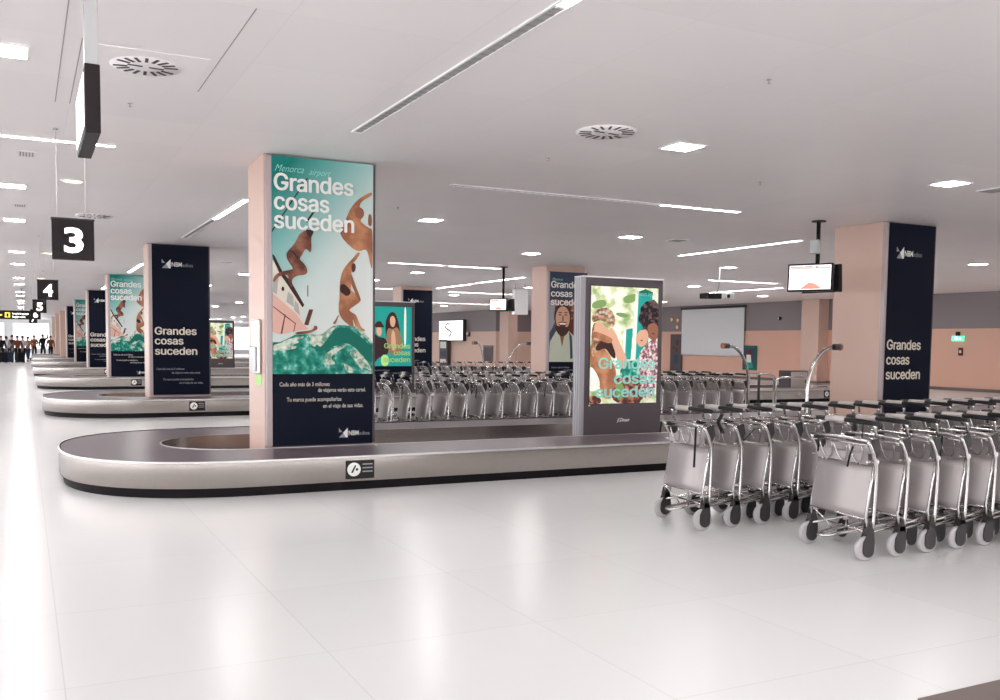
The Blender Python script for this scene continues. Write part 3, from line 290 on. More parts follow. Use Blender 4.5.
P1={
 'bigman':[(1.203, 3.035), (1.123, 2.995), (1.023, 2.925), (0.943, 2.825), (0.903, 2.745), (0.873, 2.655), (0.823, 2.585), (0.813, 2.495), (0.813, 2.525), (0.833, 2.465), (0.903, 2.395), (0.993, 2.325), (1.063, 2.315), (1.113, 2.345), (1.153, 2.325), (1.173, 2.225), (1.193, 2.145), (1.213, 2.105), (1.213, 2.595), (1.173, 2.595), (1.123, 2.625), (1.063, 2.665), (1.063, 2.695), (1.103, 2.735), (1.103, 2.795), (1.063, 2.825), (1.043, 2.835), (1.063, 2.895), (1.123, 2.945), (1.203, 2.985)],
 'bigarm':[(1.163, 2.775), (1.203, 2.755), (1.203, 2.615), (1.153, 2.635)],
 'bigface':[(0.983, 2.825), (1.053, 2.845), (1.103, 2.805), (1.103, 2.735), (1.053, 2.695), (0.993, 2.725)],
 'jumper':[(0.383, 2.525), (0.473, 2.505), (0.473, 2.505), (0.453, 2.425), (0.463, 2.295), (0.443, 2.265), (0.413, 2.305), (0.383, 2.305), (0.353, 2.245), (0.313, 2.185), (0.353, 2.155), (0.403, 2.095), (0.413, 2.035), (0.383, 2.005), (0.293, 1.995), (0.243, 1.965), (0.223, 1.925), (0.243, 1.865), (0.213, 1.865), (0.183, 1.925), (0.193, 1.995), (0.113, 1.995), (0.063, 1.965), (0.023, 1.905), (0.003, 1.915), (0.033, 1.995), (0.113, 2.035), (0.213, 2.055), (0.253, 2.075), (0.193, 2.145), (0.163, 2.215), (0.183, 2.275), (0.253, 2.345), (0.293, 2.415), (0.323, 2.475)],
 'jumperhair':[(0.413, 2.535), (0.483, 2.525), (0.483, 2.495), (0.453, 2.445), (0.423, 2.445), (0.403, 2.485), (0.393, 2.525)],
 'jumpersuit':[(0.183, 2.285), (0.253, 2.275), (0.313, 2.185), (0.293, 2.175), (0.243, 2.255)],
 'man':[(1.023, 2.305), (1.063, 2.295), (0.993, 2.195), (0.953, 2.165), (0.943, 2.055), (0.953, 1.955), (0.933, 1.845), (0.993, 1.815), (1.073, 1.725), (0.993, 1.665), (0.913, 1.615), (0.943, 1.585), (1.003, 1.555), (1.023, 1.515), (1.063, 1.405), (1.123, 1.375), (1.113, 1.355), (1.033, 1.365), (0.993, 1.435), (0.973, 1.505), (0.963, 1.485), (0.983, 1.385), (0.913, 1.435), (0.833, 1.495), (0.793, 1.575), (0.793, 1.695), (0.803, 1.705), (0.803, 1.915), (0.833, 2.065), (0.903, 2.165), (0.983, 2.245)],
 'manhead':[(0.953, 2.165), (0.983, 2.175), (1.003, 2.135), (0.993, 2.075), (0.963, 2.055), (0.943, 2.105)],
 'manarm':[(0.943, 2.045), (0.963, 1.995), (1.003, 1.895), (1.073, 1.725), (1.043, 1.715), (0.983, 1.845), (0.943, 1.935)],
 'trunks':[(0.813, 1.915), (0.873, 1.915), (0.953, 1.825), (0.893, 1.765), (0.833, 1.805), (0.803, 1.835)],
 'manfoot':[(0.793, 1.545), (0.773, 1.495), (0.753, 1.435), (0.713, 1.445), (0.753, 1.485), (0.783, 1.545)],
 'hull':[(0.003, 1.775), (0.143, 1.665), (0.273, 1.555), (0.353, 1.445), (0.423, 1.375), (0.263, 1.345), (0.093, 1.305), (-0.007, 1.335)],
 'cabin':[(0.003, 2.165), (0.093, 2.025), (0.353, 1.625), (0.333, 1.475), (0.273, 1.545), (0.143, 1.665), (0.003, 1.785)],
 'rail':[(0.003, 2.225), (0.023, 2.215), (0.123, 2.025), (0.233, 1.895), (0.373, 1.655), (0.353, 1.625), (0.183, 1.875), (0.083, 2.015), (0.013, 2.175)],
 'win1':[(0.183, 1.805), (0.243, 1.755), (0.253, 1.625), (0.163, 1.685)],
 'win2':[(0.263, 1.705), (0.303, 1.665), (0.323, 1.525), (0.253, 1.595)],
 'win3':[(0.013, 1.915), (0.073, 1.975), (0.053, 1.765), (0.003, 1.795)],
 'port':[(0.123, 1.865), (0.143, 1.845), (0.133, 1.805), (0.123, 1.805), (0.103, 1.825), (0.113, 1.855)],
 'hl1':[(0.003, 1.635), (0.143, 1.535), (0.273, 1.435), (0.273, 1.425), (0.133, 1.525), (0.003, 1.625)],
 'hl2':[(0.143, 1.545), (0.153, 1.535), (0.113, 1.315), (0.093, 1.315)],
 'hl3':[(0.263, 1.445), (0.273, 1.445), (0.253, 1.335), (0.243, 1.335)],
 'mast1':[(-0.007, 2.505), (0.223, 2.845), (0.413, 3.135), (0.423, 3.125), (0.233, 2.835), (-0.007, 2.475)],
 'mast2':[(0.393, 2.625), (0.493, 2.765), (0.513, 2.755), (0.413, 2.615)],
 'rope':[(0.413, 1.885), (0.423, 1.885), (0.423, 1.755), (0.413, 1.755)],
 'ladder':[(0.433, 1.605), (0.483, 1.605), (0.423, 1.415), (0.373, 1.425)],
 'swimmer':[(0.263, 1.335), (0.433, 1.355), (0.483, 1.375), (0.493, 1.415), (0.513, 1.415), (0.533, 1.395), (0.523, 1.365), (0.433, 1.325), (0.273, 1.305)],
 'wave':[(0.003, 1.215), (0.083, 1.215), (0.173, 1.255), (0.263, 1.305), (0.413, 1.315), (0.573, 1.305), (0.613, 1.295), (0.663, 1.375), (0.743, 1.425), (0.873, 1.425), (0.993, 1.385), (1.123, 1.285), (1.213, 1.195), (1.213, 0.835), (0.003, 0.845)],
 'wavedark':[(0.673, 1.265), (0.713, 1.345), (0.773, 1.395), (0.873, 1.405), (0.993, 1.345), (1.213, 1.165), (1.213, 0.985), (1.093, 1.065), (0.993, 1.155), (0.903, 1.215), (0.773, 1.195), (0.603, 1.115), (0.473, 1.105), (0.583, 1.185)],
 'foam1':[(0.003, 1.185), (0.093, 1.205), (0.183, 1.255), (0.363, 1.295), (0.363, 1.265), (0.263, 1.245), (0.323, 1.215), (0.213, 1.185), (0.303, 1.155), (0.183, 1.125), (0.093, 1.135), (0.003, 1.105)],
 'foam2':[(0.413, 1.315), (0.583, 1.305), (0.633, 1.355), (0.753, 1.415), (0.773, 1.405), (0.693, 1.345), (0.633, 1.235), (0.563, 1.155), (0.523, 1.205), (0.493, 1.155), (0.433, 1.215), (0.443, 1.265)],
 'foam3':[(0.983, 1.155), (1.093, 1.055), (1.193, 0.925), (1.203, 0.865), (1.113, 0.925), (1.063, 0.895), (0.993, 1.005), (0.913, 1.085)],
 'foam4':[(0.603, 1.065), (0.713, 1.145), (0.833, 1.185), (0.903, 1.185), (0.773, 1.115), (0.673, 1.035), (0.773, 0.955), (0.603, 0.955)],
 'foam5':[(0.833, 0.975), (0.913, 0.955), (0.993, 0.865), (0.903, 0.845)],
 'foam6':[(0.873, 1.425), (0.993, 1.385), (1.123, 1.285), (1.213, 1.185), (1.213, 1.215), (1.143, 1.305), (1.033, 1.405), (0.913, 1.425)],
 'navy':[(0.003, 0.845), (1.213, 0.835)],
}
P2={
 'img':[(0.07, 2.03), (1.2, 2.03), (1.16, 0.39), (0.06, 0.4)],
 'woman':[(0.1, 1.52), (0.15, 1.39), (0.11, 1.31), (0.16, 1.12), (0.19, 0.99), (0.12, 0.8), (0.25, 0.7), (0.32, 0.41), (0.46, 0.41), (0.47, 0.59), (0.69, 0.69), (0.64, 1.02), (0.52, 1.23), (0.42, 1.31), (0.44, 1.42), (0.29, 1.47)],
 'whitetop':[(0.07, 0.86), (0.21, 0.78), (0.26, 0.59), (0.19, 0.54), (0.07, 0.53)],
 'hair':[(0.1, 1.52), (0.11, 1.63), (0.19, 1.7), (0.32, 1.72), (0.43, 1.65), (0.46, 1.55), (0.44, 1.44), (0.29, 1.51), (0.2, 1.58)],
 'hairlow':[(0.1, 1.52), (0.23, 1.52), (0.39, 1.39), (0.42, 1.28), (0.24, 1.2), (0.14, 1.07), (0.1, 1.04)],
 'dark':[(0.16, 1.17), (0.3, 1.28), (0.39, 1.31), (0.47, 1.12), (0.49, 0.99), (0.4, 1.04), (0.3, 1.18), (0.18, 1.1)],
 'arm':[(0.32, 1.47), (0.45, 1.39), (0.6, 1.12), (0.7, 0.96), (0.68, 0.69), (0.53, 0.8), (0.46, 1.04), (0.39, 1.28)],
 'post':[(0.86, 1.97), (0.95, 2.02), (1.09, 1.98), (1.12, 1.89), (0.99, 1.86), (0.9, 1.67), (0.87, 1.32), (0.88, 0.99), (0.77, 0.99), (0.78, 1.66)],
 'postw':[(0.79, 1.96), (0.86, 1.97), (0.85, 1.53), (0.78, 0.99), (0.74, 0.99), (0.77, 1.66)],
 'post2':[(0.68, 1.42), (0.77, 1.45), (0.76, 0.99), (0.67, 0.99)],
 'post2w':[(0.64, 1.43), (0.68, 1.43), (0.67, 0.99), (0.63, 0.99)],
 'afro':[(1.21, 1.81), (1.09, 1.83), (0.96, 1.78), (0.88, 1.67), (0.92, 1.56), (1.02, 1.53), (1.04, 1.43), (1.14, 1.35), (1.2, 1.4)],
 'face':[(0.87, 1.34), (0.97, 1.41), (1.02, 1.52), (1.1, 1.37), (1.2, 1.4), (1.19, 1.28), (1.01, 1.21), (0.94, 1.15), (0.87, 1.21), (0.89, 1.28)],
 'shirt':[(1.2, 1.33), (1.04, 1.21), (0.94, 1.13), (0.88, 0.94), (0.99, 0.69), (0.96, 0.53), (1.18, 0.47), (1.18, 1.32)],
 'leaf1':[(0.1, 1.8), (0.28, 1.85), (0.35, 1.8), (0.29, 1.73), (0.1, 1.71)],
 'leaf2':[(0.48, 1.67), (0.64, 1.67), (0.72, 1.62), (0.61, 1.6), (0.51, 1.63)],
 'leaf3':[(0.6, 1.9), (0.86, 1.95), (0.83, 1.83), (0.63, 1.79)],
 'leaf4':[(0.53, 0.7), (0.66, 0.67), (0.62, 0.48), (0.55, 0.44), (0.5, 0.59)],
 'feet':[(0.06, 0.53), (0.25, 0.51), (0.28, 0.41), (0.06, 0.41)],
 'legs':[(0.7, 0.59), (0.79, 0.61), (0.89, 0.56), (0.96, 0.4), (0.73, 0.4)],
}
P3={
 'face':[(0.16, 2.21), (0.28, 2.35), (0.59, 2.36), (0.68, 2.13), (0.66, 1.86), (0.58, 1.63), (0.42, 1.53), (0.26, 1.67), (0.18, 1.94)],
 'hair':[(0.12, 2.07), (0.16, 2.3), (0.38, 2.39), (0.65, 2.31), (0.72, 2.09), (0.67, 2.11), (0.57, 2.31), (0.28, 2.3), (0.19, 2.19), (0.17, 1.98)],
 'beard':[(0.21, 1.85), (0.34, 1.76), (0.6, 1.81), (0.58, 1.63), (0.42, 1.53), (0.26, 1.64)],
 'mouth':[(0.31, 1.86), (0.55, 1.88), (0.5, 1.79), (0.37, 1.77)],
 'shirt':[(0.09, 1.3), (0.29, 1.62), (0.42, 1.49), (0.64, 1.6), (0.69, 1.35), (0.68, 0.76), (0.09, 0.75)],
 'arm':[(0.72, 1.35), (0.94, 1.49), (0.96, 0.76), (0.84, 0.76)],
 'dark1':[(-0.02, 1.53), (0.21, 1.89), (0.26, 1.67), (0.08, 1.35), (0.01, 1.16)],
 'seat':[(0.66, 1.95), (0.92, 2.09), (0.94, 1.49), (0.72, 1.38), (0.66, 1.63)],
 'wall':[(-0.04, 2.34), (0.15, 2.34), (0.18, 1.89), (-0.02, 1.57)],
}
P4={
 'img':[(0.84, 2.09), (1.83, 2.09), (1.84, 0.73), (0.84, 0.72)],
 'w1':[(1.32, 1.91), (1.46, 2.08), (1.56, 1.91), (1.62, 1.75), (1.65, 1.35), (1.59, 1.18), (1.41, 1.23), (1.32, 1.63)],
 'w1hair':[(1.35, 1.8), (1.36, 1.99), (1.46, 2.09), (1.56, 2.0), (1.59, 1.69), (1.54, 1.86), (1.44, 1.91)],
 'w1coat':[(1.35, 1.74), (1.44, 1.63), (1.5, 1.23), (1.68, 1.46), (1.62, 1.75), (1.71, 1.63), (1.71, 1.24), (1.26, 1.06), (1.26, 1.63)],
 'w2':[(1.02, 1.62), (1.11, 1.71), (1.19, 1.62), (1.15, 1.46), (1.07, 1.43)],
 'w2hat':[(1.01, 1.65), (1.05, 1.73), (1.17, 1.75), (1.21, 1.65)],
 'w2coat':[(0.84, 1.65), (1.02, 1.51), (1.26, 1.46), (1.32, 1.12), (0.99, 1.06), (0.84, 0.78), (0.93, 1.0), (1.05, 1.4)],
 'pale':[(0.84, 1.39), (1.02, 1.34), (0.96, 1.06), (0.84, 1.0)],
 'strip':[(1.62, 2.09), (1.68, 2.09), (1.68, 1.46), (1.65, 1.46)],
}

# ------------------------------------------------------------------ the setting
ZC = 3.75
XR, XR2, YR = 32.0, 26.4, 52.8
XL, YB, YF = -20.0, -9.0, 118.0
def struct(b, name): return b.obj(name, kind='structure')
b = B(); b.box(XL-.2, XR+.2, YB-.2, YF+.2, -.12, 0, 'floor'); struct(b, 'floor')
b = B(); b.box(XL-.2, XR+.2, YB-.2, YF+.2, ZC, ZC+.12, 'ceil'); struct(b, 'ceiling')
def band_wall(b, x0, x1, y0, y1, w='wallbeige'):
    b.box(x0, x1, y0, y1, 0, 2.38, w); b.box(x0, x1, y0, y1, 2.38, ZC, 'wallgrey')
b = B(); band_wall(b, XR, XR+.2, YB, YR); struct(b, 'wall_right')
b = B(); band_wall(b, XR2, XR, YR, YR+.2, 'wallpale'); band_wall(b, XR2, XR2+.2, YR+.2, YF, 'wallpale'); struct(b, 'wall_right_recess')
b = B(); b.box(XL, XR2, YF, YF+.2, 0, ZC, 'white'); struct(b, 'wall_far')
M['daylit'] = mat('daylit_glass', (.8, .85, .9), .2, emit=1.6, ecol=(.9, .96, 1))
M['daylit_side'] = mat('daylit_side_glass', (.8, .85, .9), .2, emit=4, ecol=(.97, .985, 1))
for i in range(21):                                   # glowing glazing added on the unseen left side, to light ceiling and pillars
    y = YB+1.2+i*6
    b = B(); b.box(XL+.01, XL+.05, y, y+5.2, .35, 3.5, 'daylit_side'); o = struct(b, 'window_%d' % (i+11))
    b = B()
    for a in (y-.06, y+1.7, y+3.44, y+5.2): b.box(XL+.01, XL+.10, a, a+.06, .29, 3.56, 'alu')
    for z in (.29, 3.50): b.box(XL+.01, XL+.10, y, y+5.2, z, z+.06, 'alu')
    b.obj('window_frame', o)
M['daylit_back'] = mat('daylit_back_glass', (.8, .85, .9), .2, emit=3, ecol=(1, .985, .97))
for i in range(10):                                   # unseen glowing glazing added behind the viewer, fill for posters and ceiling
    x = XL+1.5+i*5
    b = B(); b.box(x, x+4.2, YB+.01, YB+.05, .35, 3.5, 'daylit_back'); o = struct(b, 'window_%d' % (i+32))
    b = B()
    for a in (x-.06, x+2.07, x+4.2): b.box(a, a+.06, YB+.01, YB+.10, .29, 3.56, 'alu')
    for z in (.29, 3.50): b.box(x, x+4.2, YB+.01, YB+.10, z, z+.06, 'alu')
    b.obj('window_frame', o)
for i in range(10):  # far-end glazing, added as glowing panels to brighten the hall
    x = XL+1+i*4.5
    b = B(); b.box(x, x+3.6, YF-.05, YF-.01, .5, 3.3, 'daylit'); o = struct(b, 'window_%d' % (i+1))
    b = B()
    for a in (x-.06, x+1.77, x+3.6): b.box(a, a+.06, YF-.09, YF-.01, .44, 3.36, 'alu')
    for z in (.44, 3.30): b.box(x, x+3.6, YF-.09, YF-.01, z, z+.06, 'alu')
    b.obj('window_frame', o)
b = B(); b.box(XL-.2, XL, YB, YF, 0, ZC, 'white'); struct(b, 'wall_left')
b = B(); b.box(XL, XR, YB-.2, YB, 0, ZC, 'white'); struct(b, 'wall_back')
b = B(); b.box(XR-.02, XR, YB, YR, 0, .12, 'skirting', .004); struct(b, 'baseboard_right')
# dark service mat lying at the edge of the floor near the viewer
b = B(); b.box(3.6, 6.2, .9, 2.87, .001, .012, 'skirting', .004)
tag(b.obj('floor_mat'), 'dark brown grey mat on the white floor at the bottom right corner', 'mat')

# ------------------------------------------------------------------ ceiling fixtures
def make_downlight():
    t = thing('ceiling_light', 'x', 'ceiling light', group='square recessed ceiling lights')
    b = B(); s = .19; w = .025
    for (x0, x1, y0, y1) in ((-s, s, -s, -s+w), (-s, s, s-w, s), (-s, -s+w, -s+w, s-w), (s-w, s, -s+w, s-w)): b.box(x0, x1, y0, y1, -.012, -.001, 'plate')
    b.obj('light_frame', t)
    b = B(); b.box(-s+w, s-w, -s+w, s-w, -.009, -.002, 'lamp'); b.obj('diffuser', t); return t
dl0 = make_downlight(); used = [0]
def near_words(y):
    k = round((y-10.95)/11.34)
    return k
def downlight(x, y, label):
    global dl0
    if not used[0]: dl0.location = (x, y, ZC); dl0['label'] = label; used[0] = 1
    else: dup(dl0, (x, y, ZC), 0, label)
rowname = {-6.5: 'the far left side', -.1: 'the left aisle', 6.4: 'the line between pillar rows', 10.8: 'the line before the right pillars',
           17.2: 'the line beyond the right pillars', 21.6: 'the middle line at right', 28.0: 'the line beside the beige wall'}
for X, nm in rowname.items():
    ys = []
    for k in range(10): ys += [8.08+11.34*k, 15.1+11.34*k]
    if X == 6.4: ys = [8.33+11.34*k for k in range(9)] + [15.4+11.34*k for k in range(9)]
    if X == 10.8: ys = [8.43+11.34*k for k in range(9)] + [15.67+11.34*k for k in range(9)]
    if X > 25: ys = [y for y in ys if 14 < y < 50]
    elif X > 15: ys = [y+.85 for y in ys if 14 < y]
    if X < -1: ys = [y for y in ys if y < 60]
    ys = sorted(y for y in ys if 0 < y < 112)[:18]
    for i, y in enumerate(ys):
        downlight(X, y, 'square white ceiling light, %s from the viewer along %s' % (ORD[i], nm))
for X in (-6.5, -.1, 6.4, 10.8, 17.2):            # the same lights over and behind the viewer
    for y in (-3.3,):
        downlight(X, y, 'square white ceiling light behind the viewer, in %s' % rowname[X])

def strip(x, y, L, along, lit0, lit1, label, w=.085):
    """a linear fitting: dark slot of length L, lit between lit0 and lit1 (both from its start)"""
    t = thing('linear_ceiling_light' if lit1 > lit0 else 'ceiling_slot', label, 'ceiling light' if lit1 > lit0 else 'air slot', (x, y, ZC), 0 if along == 'X' else PI/2,
              'linear lights and air slots in the ceiling')
    b = B(); b.box(0, L, -w/2-.018, -w/2, -.014, -.001, 'plate'); b.box(0, L, w/2, w/2+.018, -.014, -.001, 'plate')
    b.box(-.018, 0, -w/2-.018, w/2+.018, -.014, -.001, 'plate'); b.box(L, L+.018, -w/2-.018, w/2+.018, -.014, -.001, 'plate'); b.obj('light_frame', t)
    if lit1 > lit0: b = B(); b.box(lit0, lit1, -w/2, w/2, -.010, -.002, 'tube'); b.obj('lamp_strip', t)
    if L - (lit1-lit0) > .1:
        b = B()
        for a, c in ((0, lit0), (lit1, L)):
            if c-a > .05:
                b.box(a, c, -w/2, w/2, -.004, -.001, 'rod')
                n = int((c-a)/.12)
                for i in range(n): b.box(a+(i+.35)*(c-a)/n, a+(i+.65)*(c-a)/n, -w/2, w/2, -.0065, -.004, 'vent')
        b.obj('air_slot', t)
    return t
strip(3.09, 1.6, 7.8, 'Y', 0, 3.7, 'long linear fitting over the open floor, lit at its near end and slotted beyond')
strip(3.06, 14.65, 6.1, 'Y', 0, 2.65, 'linear ceiling light seen just left of the nearest pillar, dark slot at its far end')
strip(3.04, 28.5, 3.8, 'Y', 0, 3.8, 'linear ceiling light above the third pillar, seen over the navy poster')
strip(3.04, 39.8, 3.8, 'Y', 0, 3.8, 'linear ceiling light above the fourth pillar, far down the hall')
strip(5.24, 11.85, 5.0, 'X', 3.5, 5.0, 'thin cross slot right of the nearest pillar, lit at its right end')
strip(-4.2, 11.42, 5.15, 'X', 0, 5.15, 'long white linear light crossing the aisle at the left edge')
strip(13.98, 14.3, 3.95, 'Y', 0, 3.95, 'linear ceiling light left of the hanging monitor by the right pillar')
strip(8.8, 24.1, 1.65, 'X', 0, 1.6, 'left one of two end to end linear lights right of the nearest pillar')
strip(10.6, 24.15, 1.6, 'X', 0, 1.6, 'right one of two end to end linear lights right of the nearest pillar')
strip(19.9, 24.4, 2.9, 'X', 0, 2.9, 'linear ceiling light behind the projector near the wide white screen')
strip(14.4, 26.8, 3.6, 'Y', 0, 3.6, 'linear ceiling light slanting behind the small far monitor, nearer of two')
strip(14.5, 31.0, 3.2, 'Y', 0, 3.2, 'linear ceiling light slanting behind the small far monitor, farther of two')
strip(15.9, 36.3, 3.2, 'X', 0, 3.2, 'linear ceiling light crossing behind the pole of the small far monitor')
strip(18.4, 46.5, 5.2, 'X', 0, 5.2, 'farthest linear ceiling light, over the bright numbered screen')
strip(11.2, 35.8, 3.4, 'X', 0, 3.4, 'short linear light seen between the nearest pillar and the far navy poster')
strip(24.6, 26.0, 4.2, 'Y', 0, 4.2, 'linear ceiling light in the right part of the hall, beyond the hanging monitor')

def diffuser(x, y, label, plate, s=1.):
    t = thing('swirl_air_diffuser', label, 'air vent', (x, y, ZC), 0, 'round swirl diffusers')
    b = B()
    if plate: b.box(-.42, .42, -.42, .42, -.008, -.001, 'ceil', .002)
    b.lathe([(.31*s, -.001), (.31*s, -.010), (.05, -.011), (.001, -.011)], 'ceil', 28); b.obj('diffuser_plate', t)
    b = B()
    for k in range(18):
        a = 2*PI*k/18 + .1; r0, r1 = (.03, .16) if k % 9 == 0 else (.16, .28)
        m_ = Matrix.Rotation(a, 4, 'Z')
        b.box(r0*s, r1*s, -.012, .012, -.015, -.0105, 'slotdark', mtx=m_)
    b.obj('air_slots', t); return t
diffuser(.9, 8.0, 'round swirl air diffuser with black radial slots in the ceiling at the upper left', True, .86)
diffuser(5.3, 8.15, 'round swirl air diffuser in the ceiling above and between the pillars', False)
diffuser(1.15, 18.0, 'round swirl air diffuser in the ceiling just above the hanging sign with the numeral three', False)
def grille(x, y, w, l, label):
    t = thing('air_grille', label, 'air vent', (x, y, ZC), 0, 'small ceiling grilles')
    b = B(); b.box(-w/2, w/2, -l/2, l/2, -.012, -.001, 'plate', .002); b.obj('grille_frame', t)
    b = B(); n = 5
    for i in range(n): b.box(-w/2+.03+i*(w-.06)/n, -w/2+.03+(i+.6)*(w-.06)/n, -l/2+.03, l/2-.03, -.018, -.0115, 'vent')
    b.obj('louvre', t)
grille(0.08, 12.4, .22, .32, 'small grey ceiling grille just below the long white light at the left')
grille(0.0, 17.2, .22, .3, 'small grey ceiling grille between two square lights of the left aisle')
grille(11.93, 15.63, .34, .34, 'small grey ceiling grille left of the hanging monitor pole')
grille(11.76, 8.45, .34, .4, 'small grey ceiling grille at the right edge above the right pillar')
grille(5.0, 26.5, .34, .4, 'small grey ceiling grille seen left of the nearest pillar')
for i, (x, y0, y1) in enumerate(((.30, 6.6, 9.6), (.42, 7.5, 9.6), (1.39, 6.3, 8.6))):
    b = B(); b.box(x-.004, x+.004, y0, y1, ZC-.003, ZC-.0005, 'vent'); struct(b, 'trim_%d' % (i+1))
def sprinkler(x, y, label):
    b = B(); b.lathe([(.022, -.001), (.022, -.006), (.008, -.008), (.007, -.03), (.014, -.032), (.014, -.035)], 'rod', 12)
    tag(b.obj('sprinkler_head', loc=(x, y, ZC)), label, 'sprinkler', 'ceiling sprinklers')
for x, y, l in ((.91, 9.32, 'below the upper left air diffuser'), (5.4, 5.93, 'in the bare ceiling at the upper right'), (8.64, 9.6, 'above the hanging monitor pole, left of it'),
                (5.45, 9.6, 'beneath the middle air diffuser'), (5.35, 14.23, 'just right of the top of the nearest pillar')):
    sprinkler(x, y, 'tiny sprinkler head '+l)
for x, y, l in ((.64, 14.2, 'above the sign with the numeral three'), (.60, 26.4, 'behind the sign with the numeral three'), (.6, 37.5, 'above the sign with the numeral four'), (.6, 3.0, 'over the open floor near the viewer')):
    t = thing('yellow_ceiling_lamp', 'yellow tinted ceiling lamp '+l, 'ceiling light', (x, y, ZC), 0, 'yellow lamps over the aisle')
    b = B(); b.lathe([(.16, -.001), (.16, -.014), (.12, -.018), (.12, -.010)], 'plate', 24); b.obj('light_frame', t)
    b = B(); b.lathe([(.12, -.006), (.12, -.013), (.001, -.014)], 'lampyel', 24); b.obj('diffuser', t)

# ------------------------------------------------------------------ pillars
WHICH = ['nearest', 'second', 'third', 'fourth', 'fifth', 'sixth', 'seventh', 'eighth', 'ninth']
def pillar(x0, x1, y0, y1, label, base='pillar'):
    t = thing(base, label, 'pillar', ((x0+x1)/2, (y0+y1)/2, 0), 0, 'beige clad pillars')
    w, d = (x1-x0)/2, (y1-y0)/2
    b = B(); b.box(-w, w, -d, d, .10, ZC-.004, 'beige', .008); b.obj('cladding', t)
    b = B(); b.box(-w-.006, w+.006, -d-.006, d+.006, 0, .10, 'skirting', .003); b.obj('plinth', t)
    return t
P = 11.34
for k in range(9):
    pillar(2.50, 3.84, 11.02+P*k, 11.86+P*k, ('beige clad pillar behind the %s poster of the left row, counted from the viewer' % WHICH[k]) if k < 6 else 'beige clad pillar without poster, %s of the left row' % WHICH[k])
pillar(13.07, 14.31, 11.47, 12.54, 'wide beige pillar at the right with the navy poster, rising behind the trolleys')
pillar(12.72, 13.94, 22.41, 23.24, 'beige pillar behind the poster of the laughing man')
pillar(12.82, 14.1, 33.75, 34.6, 'beige pillar behind the far navy poster beside the women poster')
pillar(31.4, 31.995, 30.9, 31.95, 'narrow beige pillar against the right wall under the hanging monitor')
pillar(26.0, 26.62, 50.35, 51.5, 'far beige pillar on the wall corner under the small monitor')

# ------------------------------------------------------------------ posters
Z0 = .375
def frame(t, w, h, m='framelt'):
    b = B(); b.box(-.065, 0, 0, .075, 0, h, m, .004); b.box(w, w+.03, 0, .075, 0, h, 'frame', .004)
    b.box(0, w, .006, .075, -.012, 0, 'frame'); b.box(0, w, .006, .075, h-.002, h+.004, 'framelt'); b.obj('poster_frame', t)
def logo(b, x, z, s, y=-.004):
    """white sail-like triangle mark and wordmark; s = height of the mark"""
    b.prism([(x, z), (x+s*.95, z), (x+s*.95, z+s)], y, y+.001, 'ink_grey')
    b.prism([(x+s*.45, z+s*.5), (x+s*.95, z+s), (x+s*.95, z), (x+s*.75, z)], y-.001, y, 'ink_white')
    b.prism([(x, z+s*.55), (x, z+s), (x+s*.35, z+s*.6)], y-.001, y, 'ink_grey')
    b.text('NBM', x+s*1.05, z+s*.22, s*1.1, s*.5, 'ink_white', y-.001, .02)
    b.text('edios', x+s*2.2, z+s*.22, s*1.15, s*.42, 'ink_grey', y-.001, 0)
def smalltext(b, t, rows, m='ink_grey'):
    b = b.fresh('title', t)
    for s, x, z, w, h in rows: b.text(s, x, z, w, h, m, -.004, .004); b.fresh('small_print', t)
L1, L2, L3, L4 = 'Cada año más de 3 millones', 'de viajeros verán este cartel.', 'Tu marca puede acompañarlos', 'en el viaje de sus vidas.'
ZW = P1['navy'][0][1]
